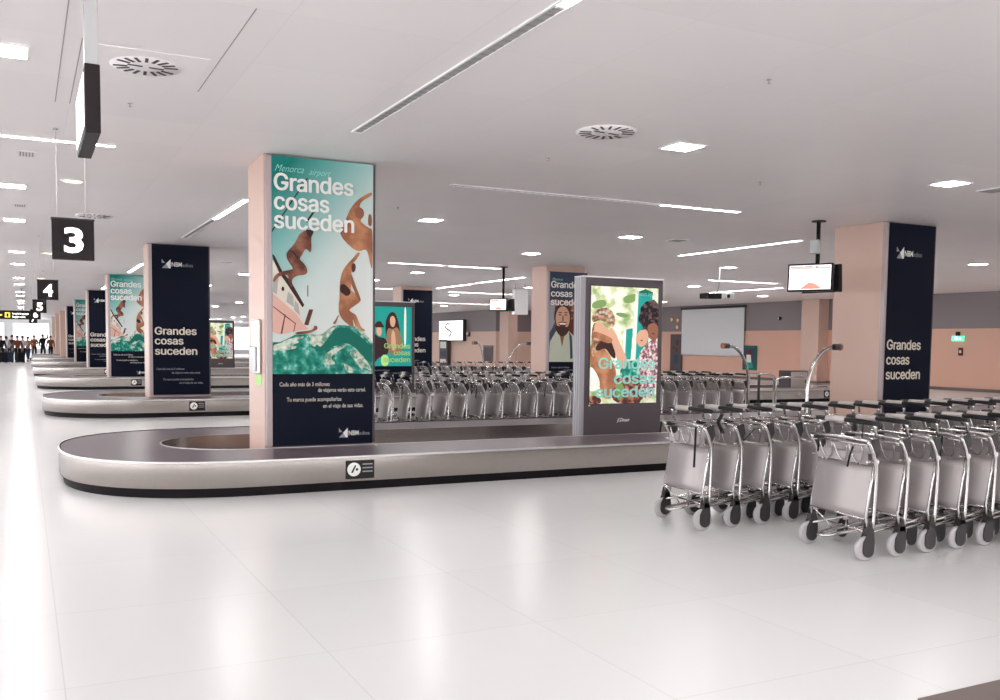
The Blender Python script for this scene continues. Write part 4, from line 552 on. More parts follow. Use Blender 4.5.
def teal_poster(loc, label):
    t = thing('jumping_poster', label, 'poster', loc, 0, 'teal posters of people jumping into the sea')
    W, H = 1.22, 3.355; frame(t, W, H)
    b = B(); b.box(0, W, -.001, .02, 0, H, 'navy')
    b.face([(0, -.002, ZW), (W, -.002, ZW), (W, -.002, H), (0, -.002, H)], 'skyprint')
    hard = ('hull', 'cabin', 'rail', 'hl1', 'hl2', 'hl3', 'mast1', 'mast2', 'rope', 'ladder', 'win1', 'win2', 'win3')
    def pl(key, m, i): b.prism([(min(max(x, 0), W), max(z, ZW) if key[:4] in ('wave', 'foam') else z) for x, z in (P1[key] if key in hard or key == 'wave' else soft(P1[key]))], -.002-.0006*i, -.0015, m)
    for i, (k, m) in enumerate((('mast1', 'darkbrown'), ('mast2', 'darkbrown'), ('rope', 'darkbrown'), ('ladder', 'brown'), ('cabin', 'cream'), ('win3', 'win'), ('win1', 'win'), ('win2', 'win'), ('port', 'darkbrown'),
        ('hull', 'pink'), ('hl1', 'brown'), ('hl2', 'brown'), ('hl3', 'brown'), ('rail', 'darkbrown'), ('bigman', 'tan'), ('bigarm', 'tan2'), ('bigface', 'tan2'), ('manfoot', 'tan2'), ('man', 'tan'), ('manarm', 'tan2'),
        ('manhead', 'brown'), ('trunks', 'darkbrown'), ('jumper', 'brown'), ('jumpersuit', 'darkbrown'), ('jumperhair', 'darkbrown'), ('swimmer', 'brown'))): pl(k, m, i+1)
    for i, (k, m) in enumerate((('wave', 'waveprint'), ('wavedark', 'wd'), ('foam2', 'foamprint'), ('foam1', 'foamprint'), ('foam3', 'foamprint'), ('foam4', 'foamprint'), ('foam5', 'foamprint'), ('foam6', 'foamprint'))): pl(k, m, i+28)
    b.obj('print', t)
    b = B(); y = -.024
    b.text('Menorca', .03, 3.175, .34, .085, 'mint', y, -.008, .5); b.text('airport', .43, 3.165, .26, .075, 'mint', y, -.008, .5)
    b.title('Grandes', .025, 2.965, .935, .195, 'ink_white', y); b.title('cosas', .025, 2.745, .64, .195, 'ink_white', y); b.title('suceden', .025, 2.53, .945, .195, 'ink_white', y)
    smalltext(b, t, ((L1, .08, .70, .60, .05), (L2, .54, .63, .59, .05), (L3, .165, .52, .66, .05), (L4, .60, .44, .50, .05)), 'ink_cream')
    logo(b, .795, .075, .115); b.obj('logo', t); return t
def navy_poster(loc, label, z=(3.02, 1.55, 1.325, 1.10), lz=2.83, sc=1., small=True):
    t = thing('navy_poster', label, 'poster', loc, 0, 'navy posters with white lettering')
    W, H = 1.22, 3.355; frame(t, W, H)
    b = B(); b.box(0, W, -.001, .02, 0, H, 'navy', .001); b.obj('print', t)
    b = B()
    logo(b, .21*sc, lz, .2); b.fresh('logo', t)
    b.title('Grandes', .05, z[1]-.215, .89*sc, .17, 'ink_cream', -.004); b.title('cosas', .05, z[2]-.215, .60*sc, .17, 'ink_cream', -.004); b.title('suceden', .05, z[3]-.215, .90*sc, .17, 'ink_cream', -.004)
    if small: smalltext(b, t, ((L1, .07, .555, .60, .05), (L2, .40, .47, .62, .05), (L3, .21, .32, .66, .05), (L4, .56, .24, .52, .05)))
    if not small: b.obj('title', t)
    return t
teal_poster((2.577, 10.95, Z0), 'large teal poster of people jumping into green waves, on the nearest pillar')
navy_poster((2.577, 22.29, Z0), 'tall navy poster with white lettering behind the left end of the nearest carousel', z=(0, 1.565, 1.345, 1.115))
teal_poster((2.577, 10.95+2*P, Z0), 'teal jumping poster on the third pillar, half hidden by the navy poster')
navy_poster((2.577, 10.95+3*P, Z0), 'navy poster on the fourth pillar, between two teal posters at the left', z=(0, 1.565, 1.345, 1.115))
teal_poster((2.577, 10.95+4*P, Z0), 'small distant teal jumping poster on the fifth pillar')
navy_poster((2.577, 10.95+5*P, Z0), 'farthest narrow navy poster on the sixth pillar')
POS = navy_poster((13.13, 11.40, Z0), 'big navy poster on the right pillar above the trolleys', z=(0, 1.42, 1.165, .91), lz=2.76, small=False); POS.scale = (.93, 1, 1)
POS = navy_poster((12.88, 33.66, Z0), 'distant navy poster behind the lightbox with the two women', z=(0, 1.565, 1.345, 1.115)); POS.scale = (.965, 1, .965)
# poster with the laughing man
t = thing('portrait_poster', 'poster of a laughing bearded man on the pillar left of the large lightbox', 'poster', (12.79, 22.33, Z0), 0); t.scale = (.96, 1, .962)
W, H = 1.22, 3.33; frame(t, W, H)
b = B(); b.box(0, W, -.001, .02, 0, H, 'navy'); b.face([(0, -.002, .78), (W, -.002, .78), (W, -.002, H), (0, -.002, H)], 'crowdprint')
b.prism([(0, 2.55), (W, 2.55), (W, H), (0, H)], -.003, -.002, 'slate')
F = lambda cx, cz, rx, rz, a0=0, a1=2*PI, n=28: [(cx+rx*math.cos(a0+(a1-a0)*q/n), cz+rz*math.sin(a0+(a1-a0)*q/n)) for q in range(n)]
q = [0]
def pp(pts, m):
    q[0] += 1; b.prism([(min(max(x, 0), W), min(max(z, .78), 2.6)) for x, z in pts], -.004-.0006*q[0], -.003, m)
pp([(0, 2.5), (.16, 2.5), (.18, 1.9), (0, 1.6)], 'ink_grey'); pp(soft(P3['seat'], 1), 'maroon'); pp([(.95, 2.5), (W, 2.5), (W, 1.5), (.9, 1.5)], 'beardbrown'); pp(soft(P3['dark1'], 1), 'slate')
pp([(.0, .78), (.02, 1.35), (.22, 1.66), (.42, 1.45), (.64, 1.66), (.90, 1.45), (W, .95), (W, .78)], 'shirtgreen'); pp([(.34, 1.55), (.42, 1.2), (.50, 1.55)], 'tan2'); pp([(.64, 1.66), (.74, 1.5), (.78, .9), (.70, .85), (.68, 1.3)], 'slate')
pp(F(.43, 2.08, .285, .40), 'beardbrown'); pp(F(.43, 1.84, .235, .335), 'beardbrown'); pp(F(.43, 2.02, .235, .34), 'peach'); pp(F(.43, 1.80, .185, .22, PI, 2*PI), 'beardbrown')
pp(F(.43, 1.87, .13, .10, PI, 2*PI), 'maroon'); pp([(.31, 1.875), (.55, 1.875), (.52, 1.84), (.34, 1.84)], 'ink_white'); pp([(.28, 1.90), (.43, 1.93), (.58, 1.90), (.56, 1.885), (.43, 1.905), (.30, 1.885)], 'beardbrown')
pp([(.40, 1.95), (.46, 1.95), (.45, 2.1), (.42, 2.1)], 'tan2')
for ex in (.29, .48): pp([(ex, 2.10), (ex+.09, 2.10), (ex+.07, 2.13), (ex+.02, 2.13)], 'darkbrown'); pp([(ex-.01, 2.17), (ex+.10, 2.17), (ex+.09, 2.20), (ex, 2.19)], 'beardbrown')
b.obj('print', t)
b = B(); b.text('Menorca', .06, 3.08, .34, .08, 'mint', -.02, -.005, .5)
b.title('Grandes', .03, 2.88, 1.0, .19, 'ink_white', -.02); b.title('cosas', .03, 2.63, .70, .19, 'ink_white', -.02); b.title('suceden', .03, 2.39, 1.02, .19, 'ink_white', -.02)
smalltext(b, t, ((L1, .08, .60, .60, .05), (L2, .50, .53, .59, .05)))

# free standing lightboxes between the pillars
def lightbox(loc, label, art, W=1.29, zt=2.52):
    t = thing('lightbox', label, 'lightbox', loc, 0, 'free standing advertising lightboxes'); D = .22
    b = B(); b.box(.0, W, .0, D, 0, zt, 'frame', .006); b.obj('housing', t)
    b = B(); b.box(-.045, .0, -.004, D+.004, 0, zt+.01, 'trimgrey', .004)
    for yy in (.05, .11, .165): b.box(-.05, -.044, yy, yy+.02, 0, zt, 'rod', .001)
    b.box(-.045, W+.01, -.004, D+.004, zt, zt+.018, 'alu', .003); b.obj('edge_trim', t)
    x0, x1, z0, z1 = .085, W-.085, .79, zt-.115
    b = B(); b.box(x0-.01, x1+.01, -.006, -.001, z0-.01, z1+.01, 'dark')
    if art == 1:
        b.face([(x0, -.008, z0), (x1, -.008, z0), (x1, -.008, z1), (x0, -.008, z1)], lit('jungle', .3))
        Q2 = dict(P2)
        cv = lambda *l: [(.085+(x-52)/353*1.12, 2.405-.38-(y-60)/610*1.55) for x, y in l]
        Q2['post'] = cv((298, 82), (372, 88), (368, 200), (345, 455), (288, 455)); Q2['postw'] = cv((282, 88), (300, 84), (292, 455), (268, 455)); Q2['post2'] = cv((236, 290), (270, 283), (262, 455), (232, 455)); Q2['post2w'] = cv((224, 285), (238, 285), (234, 455), (218, 455))
        Q2['cap'] = cv((300, 80), (335, 66), (374, 82), (374, 100), (300, 96))
        Q2['afro'] = cv(*[(368+66*math.cos(u)*(1+.07*math.sin(7*u)), 215+88*math.sin(u)*(1+.06*math.cos(9*u))) for u in [2*PI*q/40 for q in range(40)]])
        Q2['face2'] = cv((350, 255), (405, 250), (405, 345), (372, 348), (352, 325), (345, 300)); Q2['face'] = cv((292, 320), (305, 296), (335, 285), (350, 300), (352, 340), (340, 372), (312, 388), (298, 370), (286, 350))
        Q2['facehair'] = cv((310, 296), (330, 280), (352, 290), (352, 320), (335, 300)); Q2['shirt'] = cv((405, 330), (372, 345), (335, 380), (308, 420), (300, 480), (322, 560), (312, 668), (405, 668))
        Q2['hair'] = cv((56, 262), (62, 205), (92, 178), (130, 174), (164, 196), (177, 240), (168, 285), (140, 262), (96, 240)); Q2['fingers'] = cv((70, 262), (96, 250), (140, 290), (175, 318), (160, 345), (110, 318), (66, 300)); Q2['wrist'] = cv((66, 300), (120, 320), (170, 345), (150, 372), (96, 352), (60, 330))
        Q2['arm'] = cv((150, 275), (176, 300), (210, 385), (246, 455), (232, 520), (196, 470), (172, 395), (146, 330)); Q2['back'] = cv((52, 370), (84, 372), (130, 400), (160, 450), (190, 520), (176, 600), (170, 668), (122, 668), (104, 600), (60, 520), (50, 440))
        Q2['ground'] = cv((170, 560), (250, 545), (330, 555), (345, 700), (160, 700)); Q2['hedge'] = cv((215, 470), (300, 455), (320, 560), (290, 600), (200, 590))
        Q2['whitetop'] = cv((46, 490), (70, 505), (100, 560), (104, 610), (80, 625), (44, 628)); Q2['strap'] = cv((74, 385), (120, 340), (150, 332), (176, 400), (184, 455), (160, 440), (128, 388), (84, 415))
        seq = (('leaf1', 'leaf'), ('leaf3', 'leaf'), ('leaf2', 'leaf'), ('postw', 'paper'), ('post2w', 'paper'), ('post', 'teal'), ('post2', 'teal'), ('cap', 'wd'), ('hedge', 'waveprint'), ('ground', 'crowdprint'), ('leaf4', 'leaf'), ('legs', 'crowdprint'), ('back', 'tan'), ('whitetop', 'paper'), ('hairlow', 'strandprint'),
               ('strap', 'darkbrown'), ('arm', 'peach'), ('hair', 'strandprint'), ('fingers', 'peach'), ('wrist', 'tan'), ('afro', 'curlprint'), ('face2', 'tan2'), ('facehair', 'darkbrown'), ('face', 'peach'), ('shirt', 'floralprint'), ('feet', 'crowdprint'))
        for i, (k, m) in enumerate(seq): b.prism([(min(max(x, x0), x1), min(max(z, z0), z1)) for x, z in ([(a, c+.38) for a, c in Q2[k]] if 'post' in k or k in ('afro', 'cap') else soft([(a, c+.38) for a, c in Q2[k]]))], -.009-.0006*i, -.008, lit(m, .35))
        for ex, ez in ((.905, 1.66), (1.105, 1.76)): b.prism([(ex, ez), (ex+.035, ez+.004), (ex+.03, ez+.018), (ex+.004, ez+.016)], -.0255, -.022, 'darkbrown')
        for px, pz in ((.17, 2.02), (.22, 2.05), (.27, 2.055), (.32, 2.04), (.37, 2.0), (.40, 1.95)): b.prism([(px-.02, pz), (px, pz-.03), (px+.03, pz-.015), (px+.02, pz+.02)], -.0245, -.022, 'ink_cream')
        b.obj('print', t); y = -.027
        b = B(); b.title('Grandes', .215, 1.275, .94, .155, 'mint', y); b.title('cosas', .475, 1.065, .68, .155, 'mint', y); b.title('suceden', .185, .87+.01, .965, .155, 'mint', y); b.fresh('title', t); b.text('Menorca airport', .82, 2.29, .33, .06, 'mint', y, 0, .4); b.obj('small_print', t)
    else:
        b.face([(x0, -.008, 1.02), (x1, -.008, 1.02), (x1, -.008, z1), (x0, -.008, z1)], lit('teal', .3))
        b.prism([(x0, .5), (x1, .5), (x1, 1.02), (x0, 1.02)], -.0085, -.007, 'navy')
        def sh(pts, m, i): b.prism([(min(max(x, x0), x1), min(max(z, 1.02), z1)) for x, z in soft(pts)], -.009-.0008*i, -.008, lit(m, .3))
        sh([(x0, 1.9), (.2, 1.8), (.3, 1.5), (.2, 1.02), (x0, 1.02)], 'mint', 0)
        sh([(1.0, z1), (1.06, z1), (1.06, 1.5), (1.0, 1.5)], 'paper', 1)
        sh([(.55, 2.25), (.68, 2.38), (.80, 2.3), (.88, 2.0), (.93, 1.6), (.55, 1.55), (.5, 2.0)], 'darkbrown', 2)
        sh([(.62, 2.2), (.70, 2.28), (.78, 2.18), (.76, 2.02), (.70, 1.97), (.64, 2.03)], 'peach', 3)
        sh([(.56, 1.98), (.70, 1.92), (.84, 2.02), (.98, 1.6), (.92, 1.3), (.62, 1.28), (.52, 1.6)], 'blond', 4)
        sh([(.66, 1.9), (.76, 1.9), (.80, 1.4), (.66, 1.4)], 'peach', 5)
        sh([(.12, 1.98), (.2, 1.85), (.34, 1.72), (.54, 1.72), (.62, 1.3), (.34, 1.25), (.18, 1.02), (.10, 1.02), (.22, 1.5)], 'afro', 6)
        sh([(.28, 1.98), (.40, 2.0), (.42, 1.82), (.36, 1.74), (.28, 1.82)], 'peach', 7)
        sh([(.22, 1.98), (.26, 2.1), (.38, 2.14), (.46, 2.02), (.5, 1.97), (.3, 1.97)], 'darkbrown', 8)
        sh([(.4, 1.3), (.6, 1.3), (.6, 1.02), (.4, 1.02)], 'lime', 9)
        b.obj('print', t); y = -.02
        b = B(); b.title('Grandes', .48, 1.46, .68, .125, 'lime', y); b.title('cosas', .73, 1.29, .43, .125, 'lime', y); b.title('suceden', .46, 1.12, .70, .125, 'lime', y)
        b.fresh('title', t); b.text(L1, .12, .90, .5, .04, 'ink_grey', -.012); b.fresh('small_print', t); b.text(L2, .5, .83, .55, .04, 'ink_grey', -.012); b.obj('small_print', t)
    b = B(); b.text('JCDecaux', .545, .535, .215, .05, 'ink_white', -.004, .012, .4); b.lathe([(.014, -.004), (.014, -.0005)], 'alu', 12, 'Y', (.09, 0, .77)); b.obj('maker_mark', t)
    return t
lightbox((6.83, 10.95, 0), 'large lightbox with a woman hiding her face in a garden, standing in the nearest carousel', 1)
lightbox((7.46, 22.05, 0), 'lightbox showing two women in hats, seen right of the nearest pillar', 2, zt=2.60)
lightbox((7.35, 44.1, 0), 'tiny far lightbox with the garden picture, seen between the navy poster and the nearest pillar', 1)

# ------------------------------------------------------------------ baggage carousels
def stadium(xa, xb, yc, r, n=40):
    pts = []
    for i in range(n+1):
        a = PI/2 + PI*i/n; c, s = math.cos(a), math.sin(a); e = 2/(2.0+.45*min(1, max(0, r-.9))); pts.append((xa-r*abs(c)**e, yc+r*math.copysign(abs(s)**e, s)))
    m = 12
    for i in range(1, m): pts.append((xa+(xb-xa)*i/m, yc-r))
    for i in range(n+1):
        a = -PI/2 + PI*i/n; pts.append((xb+r*math.cos(a), yc+r*math.sin(a)))
    for i in range(1, m): pts.append((xb-(xb-xa)*i/m, yc+r))
    return pts
def ringwall(b, rings, m, smooth=True):
    k = b.mi(m); vr = [[b.bm.verts.new((x, y, z)) for x, y in pts] for pts, z in rings]
    for a, c in zip(vr, vr[1:]):
        n = len(a)
        for j in range(n):
            f = b.bm.faces.new((a[j], a[(j+1) % n], c[(j+1) % n], c[j])); f.material_index = k; f.smooth = smooth
def carousel(yf, label, xe=24., detail=True):
    R = 1.98; yc = yf+R; xa = .33+R; xb = xe-R; t = thing('baggage_carousel', label, 'baggage carousel', (xa, yc, 0), 0, 'baggage carousels')
    S = lambda r: [(x-xa, y-yc) for x, y in stadium(xa, xb, yc, r)]
    b = B(); ringwall(b, [(S(R-.045), 0), (S(R-.045), .12)], 'rubber'); ringwall(b, [(S(.95), 0), (S(.95), .12)], 'rubber'); b.obj('plinth', t)
    b = B(); ringwall(b, [(S(R-.09), .10), (S(R-.005), .092)], 'steel', False); ringwall(b, [(S(R-.005), .098), (S(R), .106), (S(R), .355)], 'steel'); b.obj('side_skirt', t)
    b = B(); ringwall(b, [(S(R), .352), (S(R+.006), .362), (S(R), .374)], 'alu'); ringwall(b, [(S(R), .374), (S(R-.012), .375)], 'alu', False); ringwall(b, [(S(R-.012), .375), (S(R-.014), .362), (S(R-.024), .362)], 'rubber', False)
    b.obj('rim', t)
    b = B(); ringwall(b, [(S(R-.024), .368), (S(.89), .368)], 'belt', False)
    if detail:                                              # crescent plates: thin raised leading edges
        n = 0; st = S(1.0); so = S(R-.06); k = b.mi('belt')
    b.obj('belt', t)
    b = B(); ringwall(b, [(S(.89), .360), (S(.89), .372), (S(.87), .372)], 'alu', False); ringwall(b, [(S(.87), .372), (S(.87), .03)], 'steel'); b.obj('inner_skirt', t)
    # notices on the skirt
    for sx in (3.07, 21.1):
        nb = B(); x = sx-xa
        nb.box(x, x+.32, -R-.008, -R-.0005, .125, .325, 'black', .002)
        for i in range(1): nb.lathe([(.075, -R-.010), (.075, -R-.008)], 'ink_white', 24, 'Y', (x+.09, 0, .228))
        nb.prism([(x+.055, .195), (x+.075, .19), (x+.115, .27), (x+.10, .275)], -R-.012, -R-.010, 'black'); nb.prism([(x+.11, .215), (x+.135, .215), (x+.135, .24), (x+.11, .24)], -R-.012, -R-.010, 'black')
        for zz in (.275, .235, .195): nb.box(x+.185, x+.30, -R-.0095, -R-.008, zz, zz+.013, 'ink_grey')
        nb.obj('notice', t, label='black notice with a white disc')
    return t
CY = [9.72, 20.45, 32.35, 43.6, 55.0, 66.4]
for k, y in enumerate(CY):
    carousel(y, ('steel baggage carousel running under the large teal poster, nearest to the viewer' if k == 0 else '%s baggage carousel from the viewer, steel skirted' % WHICH[k].capitalize().lower() if k < 5 else 'farthest low steel baggage carousel behind the row'), detail=k == 0)
# distant one with people behind
b0 = thing('baggage_carousel', 'pale low baggage carousel far away in front of the standing people', 'baggage carousel', (.5, 80.4, 0), 0, 'baggage carousels')
b = B(); b.box(0, 3.4, 0, 3.6, .09, .37, 'alu', .03); b.obj('side_skirt', b0); b = B(); b.box(.06, 3.34, .06, 3.54, 0, .09, 'rubber'); b.obj('plinth', b0)
b = B(); b.box(.08, 3.32, .08, 3.52, .37, .385, 'belt', .004); b.obj('belt', b0)

# ------------------------------------------------------------------ hanging signs
def numsign(x, y, num, label, w=.40, h=.42, z0=2.42):
    t = thing('hanging_sign', label, 'sign', (x, y, z0), 0, 'black hanging signs with lit numerals')
    b = B(); b.box(0, w, 0, .11, 0, h, 'signblack', .004); b.box(-.006, w+.006, -.006, .116, h-.012, h+.004, 'dark', .002); b.obj('sign_box', t)
    b = B(); cw = w*.46; b.text(num, (w-cw)/2+.005, h*.19, cw, h*.60, 'numeral', -.003, .03); b.obj('numeral', t)
    for xx in (.055, w-.075):
        b = B(); b.tube([(xx, .055, h), (xx, .055, ZC-z0-.002)], .005, 'white', 8); b.lathe([(.025, ZC-z0-.012), (.025, ZC-z0-.001)], 'rod', 12, at=(xx, .055, 0)); b.obj('hanger_rod', t)
numsign(.28, 10.75, '3', 'black hanging sign with the lit numeral 3')
numsign(.28, 22.1, '4', 'black hanging sign with the lit numeral 4')
numsign(.28, 33.5, '5', 'black hanging sign with the lit numeral 5')
numsign(.28, 44.8, '6', 'small dark hanging sign tucked below the sign with the numeral 5')
numsign(.28, 56.1, '7', 'tiny dark hanging sign, farthest of the numbered signs')
t = thing('hanging_sign', 'black hanging sign seen edge-on from its grey post at the upper left', 'sign', (.235, 4.13, 2.42), 0)
b = B(); b.box(0, .058, 0, .60, 0, .27, 'signblack', .004); b.obj('sign_box', t)
b = B(); b.box(-.004, -.001, .03, .57, .03, .24, 'numeral'); b.obj('lit_face', t, label='white lit face')
b = B(); b.box(.004, .054, .02, .10, .27, ZC-2.42-.002, 'rod', .004); b.box(-.02, .08, -.01, .13, ZC-2.42-.014, ZC-2.42-.001, 'rod', .002); b.obj('post', t)
# long direction sign across the aisle
t = thing('direction_sign', 'long black overhead direction sign with yellow symbols at the left edge', 'sign', (-2.6, 45.0, 2.41), 0)
b = B(); b.box(0, 2.88, 0, .16, 0, .37, 'signblack', .006); b.obj('sign_box', t)
b = B(); x = 1.62
b.prism([(x, .17), (x+.10, .27), (x+.10, .20), (x+.2, .20), (x+.2, .14), (x+.10, .14), (x+.10, .07)], -.008, -.001, 'siglow')
b.box(x+.30, x+.50, -.008, -.001, .07, .28, 'siglow', .002); b.box(x+.36, x+.44, -.010, -.008, .10, .24, 'black')
b.text('Recogida de equipajes', x+.58, .20, .62, .085, 'numeral', -.003, .01); b.text('Baggage reclaim', x+.58, .07, .50, .08, 'numeral', -.003, .01); b.obj('lettering', t)
for xx in (.3, 2.58): b = B(); b.tube([(xx, .08, .37), (xx, .08, ZC-2.412)], .014, 'rod', 8); b.obj('hanger_rod', t)

# ------------------------------------------------------------------ monitors, projector, wall things
def monitor_pair(x, y, z, label, yaw, s=1.):
    t = thing('hanging_monitor', label, 'monitor', (x, y, 0), 0, 'monitors hung from ceiling poles')
    b = B(); b.tube([(0, 0, z+.05), (0, 0, ZC-.003)], .035, 'black', 12); b.lathe([(.12, ZC-.02), (.12, ZC-.003)], 'black', 20); b.obj('pole', t)
    for sg, nm in ((1, 'screen'), (-1, 'rear')):
        R = Matrix.Translation((0, 0, z)) @ Matrix.Rotation(yaw if sg > 0 else yaw+PI-.35, 4, 'Z') @ Matrix.Rotation(-.06, 4, 'X')
        W, H = .76*s, .47*s
        b = B(); b.box(-W/2, W/2, -.16, -.07, -H/2, H/2, 'black', .01); b.box(-W*.3, W*.3, -.07, -.03, -H*.3, H*.3, 'black', .01)
        bmesh.ops.transform(b.bm, matrix=Matrix.Translation((-.10*s if sg > 0 else .07*s, 0 if sg > 0 else .06, 0)) @ R, verts=b.bm.verts[:]); h = b.obj('monitor_housing', t)
        b = B(); b.face([(-W/2+.03, -.162, -H/2+.03), (W/2-.03, -.162, -H/2+.03), (W/2-.03, -.162, H/2-.03), (-W/2+.03, -.162, H/2-.03)], 'screen')
        b.box(-W/2+.04, W/2-.04, -.164, -.162, H/2-.09, H/2-.07, 'screenred'); b.box(-W/2+.05, W*.05, -.165, -.163, H/2-.065, H/2-.045, 'screenline'); b.box(W*.12, W*.18, -.165, -.163, H/2-.075, H/2-.04, 'screenred')
        b.prism([(-W*.22, -H/2+.04), (-W*.02, -H*.18), (W*.12, -H*.22), (W*.28, -H/2+.04)], -.164, -.162, 'screenred')
        for q in range(4): b.tube([(W*(.02+.05*q), -.164, -H*.15), (W*(.06+.05*q), -.164, H*.02), (W*(.10+.05*q), -.164, H*(.18-.05*q))], .006, 'screenline', 6)
        bmesh.ops.transform(b.bm, matrix=Matrix.Translation((-.10*s if sg > 0 else .07*s, 0 if sg > 0 else .06, 0)) @ R, verts=b.bm.verts[:]); b.obj('screen', t)
    return t
t = monitor_pair(12.12, 12.0, 2.77, 'hanging monitor with a bright picture, on a black ceiling pole left of the right pillar', -1.08)
b = B(); b.box(-.13, -.04, -.10, .06, 3.19, 3.42, 'rod', .008); b.obj('junction_box', t)
monitor_pair(12.02, 23.6, 2.68, 'small hanging monitor on a black ceiling pole, left of the laughing man poster', -1.0, .74)
t = thing('projector', 'black and white projector hanging from the ceiling in front of the wide white screen', 'projector', (16.9, 20.3, 0), .0)
b = B(); b.tube([(.02, 0, ZC-.003), (.02, 0, 3.25), (-.02, 0, 3.12), (-.04, 0, 3.05)], .014, 'rod', 8); b.lathe([(.06, ZC-.012), (.06, ZC-.001)], 'rod', 14, at=(.02, 0, 0)); b.obj('bracket', t)
b = B(); b.box(-.50, -.02, -.18, .18, 2.88, 3.03, 'black', .02); b.box(-.02, .42, -.18, .18, 2.89, 3.05, 'white', .02); b.obj('housing', t)
b = B(); b.lathe([(.05, -.20), (.05, -.18), (.035, -.18)], 'dark', 16, 'Y', (.2, 0, 2.96)); b.obj('lens', t)
t = thing('suspended_panel', 'white box panel hung from the ceiling right of the small far monitor', 'sign', (15.72, 30.0, 2.66), 0)
b = B(); b.box(0, .56, 0, .2, 0, .9, 'white', .01); b.obj('panel_box', t)
for xx in (.08, .48): b = B(); b.tube([(xx, .1, .9), (xx, .1, ZC-2.663)], .012, 'rod', 8); b.obj('hanger_rod', t)
t = thing('projection_screen', 'wide blank white projection screen on the beige wall under the projector', 'projection screen', (31.9, 36.3, 1.1), 0)
b = B(); b.box(-.01, .01, 0, 4.95, .05, 2.45, 'canvas'); b.obj('canvas', t); b = B(); b.tube([(0, -.08, 2.50), (0, 5.03, 2.50)], .06, 'dark', 12); b.obj('roller_case', t)
b = B(); b.tube([(0, 0, .035), (0, 4.95, .035)], .022, 'alu', 8); b.obj('bottom_bar', t)
t = thing('lit_wall_sign', 'bright white lit box sign with a grey curl on the far wall', 'sign', (XR2-.26, 57.15, 1.75), 0)
b = B(); b.box(0, .24, 0, 4.1, 0, 1.45, 'dark', .03); b.obj('sign_box', t)
b = B(); b.box(-.03, -.001, .08, 4.02, .06, 1.39, 'screen', .01); b.tube([(-.04, 2.0, 1.15), (-.04, 2.6, 1.2), (-.04, 2.9, .95), (-.04, 2.3, .75), (-.04, 1.8, .6), (-.04, 2.1, .35), (-.04, 2.9, .35)], [.03, .06, .07, .07, .07, .06, .02], 'screenline', 8); b.obj('lit_face', t)
b = B(); b.box(-.03, .12, -.45, -.25, .3, .6, 'dark', .02); b.lathe([(.09, -.02), (.06, -.10)], 'plate', 16, 'X', (-.03, -.35, .5)); tag(b.obj('wall_spotlight', loc=(XR2-.12, 57.0, 1.75)), 'small wall spotlight right of the bright box sign', 'lamp')
t = thing('display_tower', 'dark narrow display tower below the bright box sign on the far wall', 'display', (XR2-.3, 59.7, 0), 0)
b = B(); b.box(0, .28, 0, 1.4, 0, 1.85, 'frame', .02); b.obj('body', t)
b = B(); b.box(-.02, -.001, .2, 1.2, 1.25, 1.7, 'paper', .004); b.box(-.02, -.001, .2, 1.2, .7, 1.05, 'slate', .004); b.box(-.02, -.001, .2, 1.2, .25, .5, 'paper', .004); b.obj('shelf_panels', t)
t = thing('wall_board', 'dark square board on the far wall beside the curved pole', 'notice board', (XR2-.08, 53.1, .4), 0)
b = B(); b.box(0, .06, 0, 1.35, 0, 1.1, 'skirting', .01); b.obj('board', t); b = B(); b.box(-.012, -.001, .12, 1.23, .12, .98, 'frame', .004); b.obj('panel', t)
t = thing('display_cabinet', 'tall grey brown notice board on the right wall, left of the white screen', 'notice board', (XR-.13, 41.25, 0), 0)
b = B(); b.box(0, .12, 0, .95, 0, 2.23, 'frame', .01); b.obj('board', t)
b = B()
for i, (yy, zz, w, h) in enumerate(((.2, 1.35, .22, .3), (.3, 1.0, .16, .2), (.55, 1.15, .18, .12), (.2, .35, .4, .5))): b.box(-.012, -.001, yy, yy+w, zz+.28, zz+h+.28, ('maroon', 'maroon', 'maroon', 'slate')[i], .003)
b.obj('notices', t)
for i, (yy, zz) in enumerate(((41.7, 3.0), (42.25, 3.05), (41.75, 2.62))):
    b = B(); b.lathe([(.17, -.04), (.17, -.001), (.10, -.001)] if i < 2 else [(.12, -.04), (.12, -.001), (.05, -.001)], 'tan', 20, 'X'); b.lathe([(.09, -.06), (.09, -.04)], 'ink_cream', 16, 'X')
    tag(b.obj('wall_disc', loc=(XR, yy, zz)), 'round copper coloured disc high on the grey band, %s of three' % ('upper right one', 'upper left one', 'lowest')[i], 'wall ornament', 'copper discs on the grey band')
t = thing('framed_poster', 'small green framed picture on the wall at the right edge of the white screen', 'picture', (XR-.06, 35.4, .45), 0)
b = B(); b.box(0, .05, 0, 1.0, 0, 1.2, 'wd', .01); b.obj('picture_frame', t)
b = B(); b.box(-.008, -.001, .1, .9, .1, 1.1, 'slate', .002); b.prism([(.2, .1), (.7, .1), (.65, .4), (.3, .4)], -.012, -.008, 'teal', 'YZ'); b.prism([(.35, .38), (.7, .38), (.7, .75), (.4, .75)], -.014, -.008, 'paper', 'YZ'); b.prism([(.35, .75), (.6, .75), (.55, 1.0), (.35, 1.0)], -.013, -.008, 'maroon', 'YZ'); b.obj('print', t)
b = B(); b.lathe([(.09, 0), (.09, -.06), (.05, -.13), (.02, -.13)], 'black', 16, 'X'); b.lathe([(.04, -.135), (.02, -.15)], 'plate', 12, 'X'); tag(b.obj('security_camera', loc=(XR, 33.9, 2.95)), 'small dark camera on the grey band right of the white screen', 'camera')
M['exitg'] = mat('exit_green', (.1, .6, .3), .4, emit=1.1, ecol=(.12, .8, .45))
t = thing('exit_sign', 'green lit exit sign on the beige wall right of the right navy poster', 'sign', (XR-.12, 24.05, 1.90), 0)
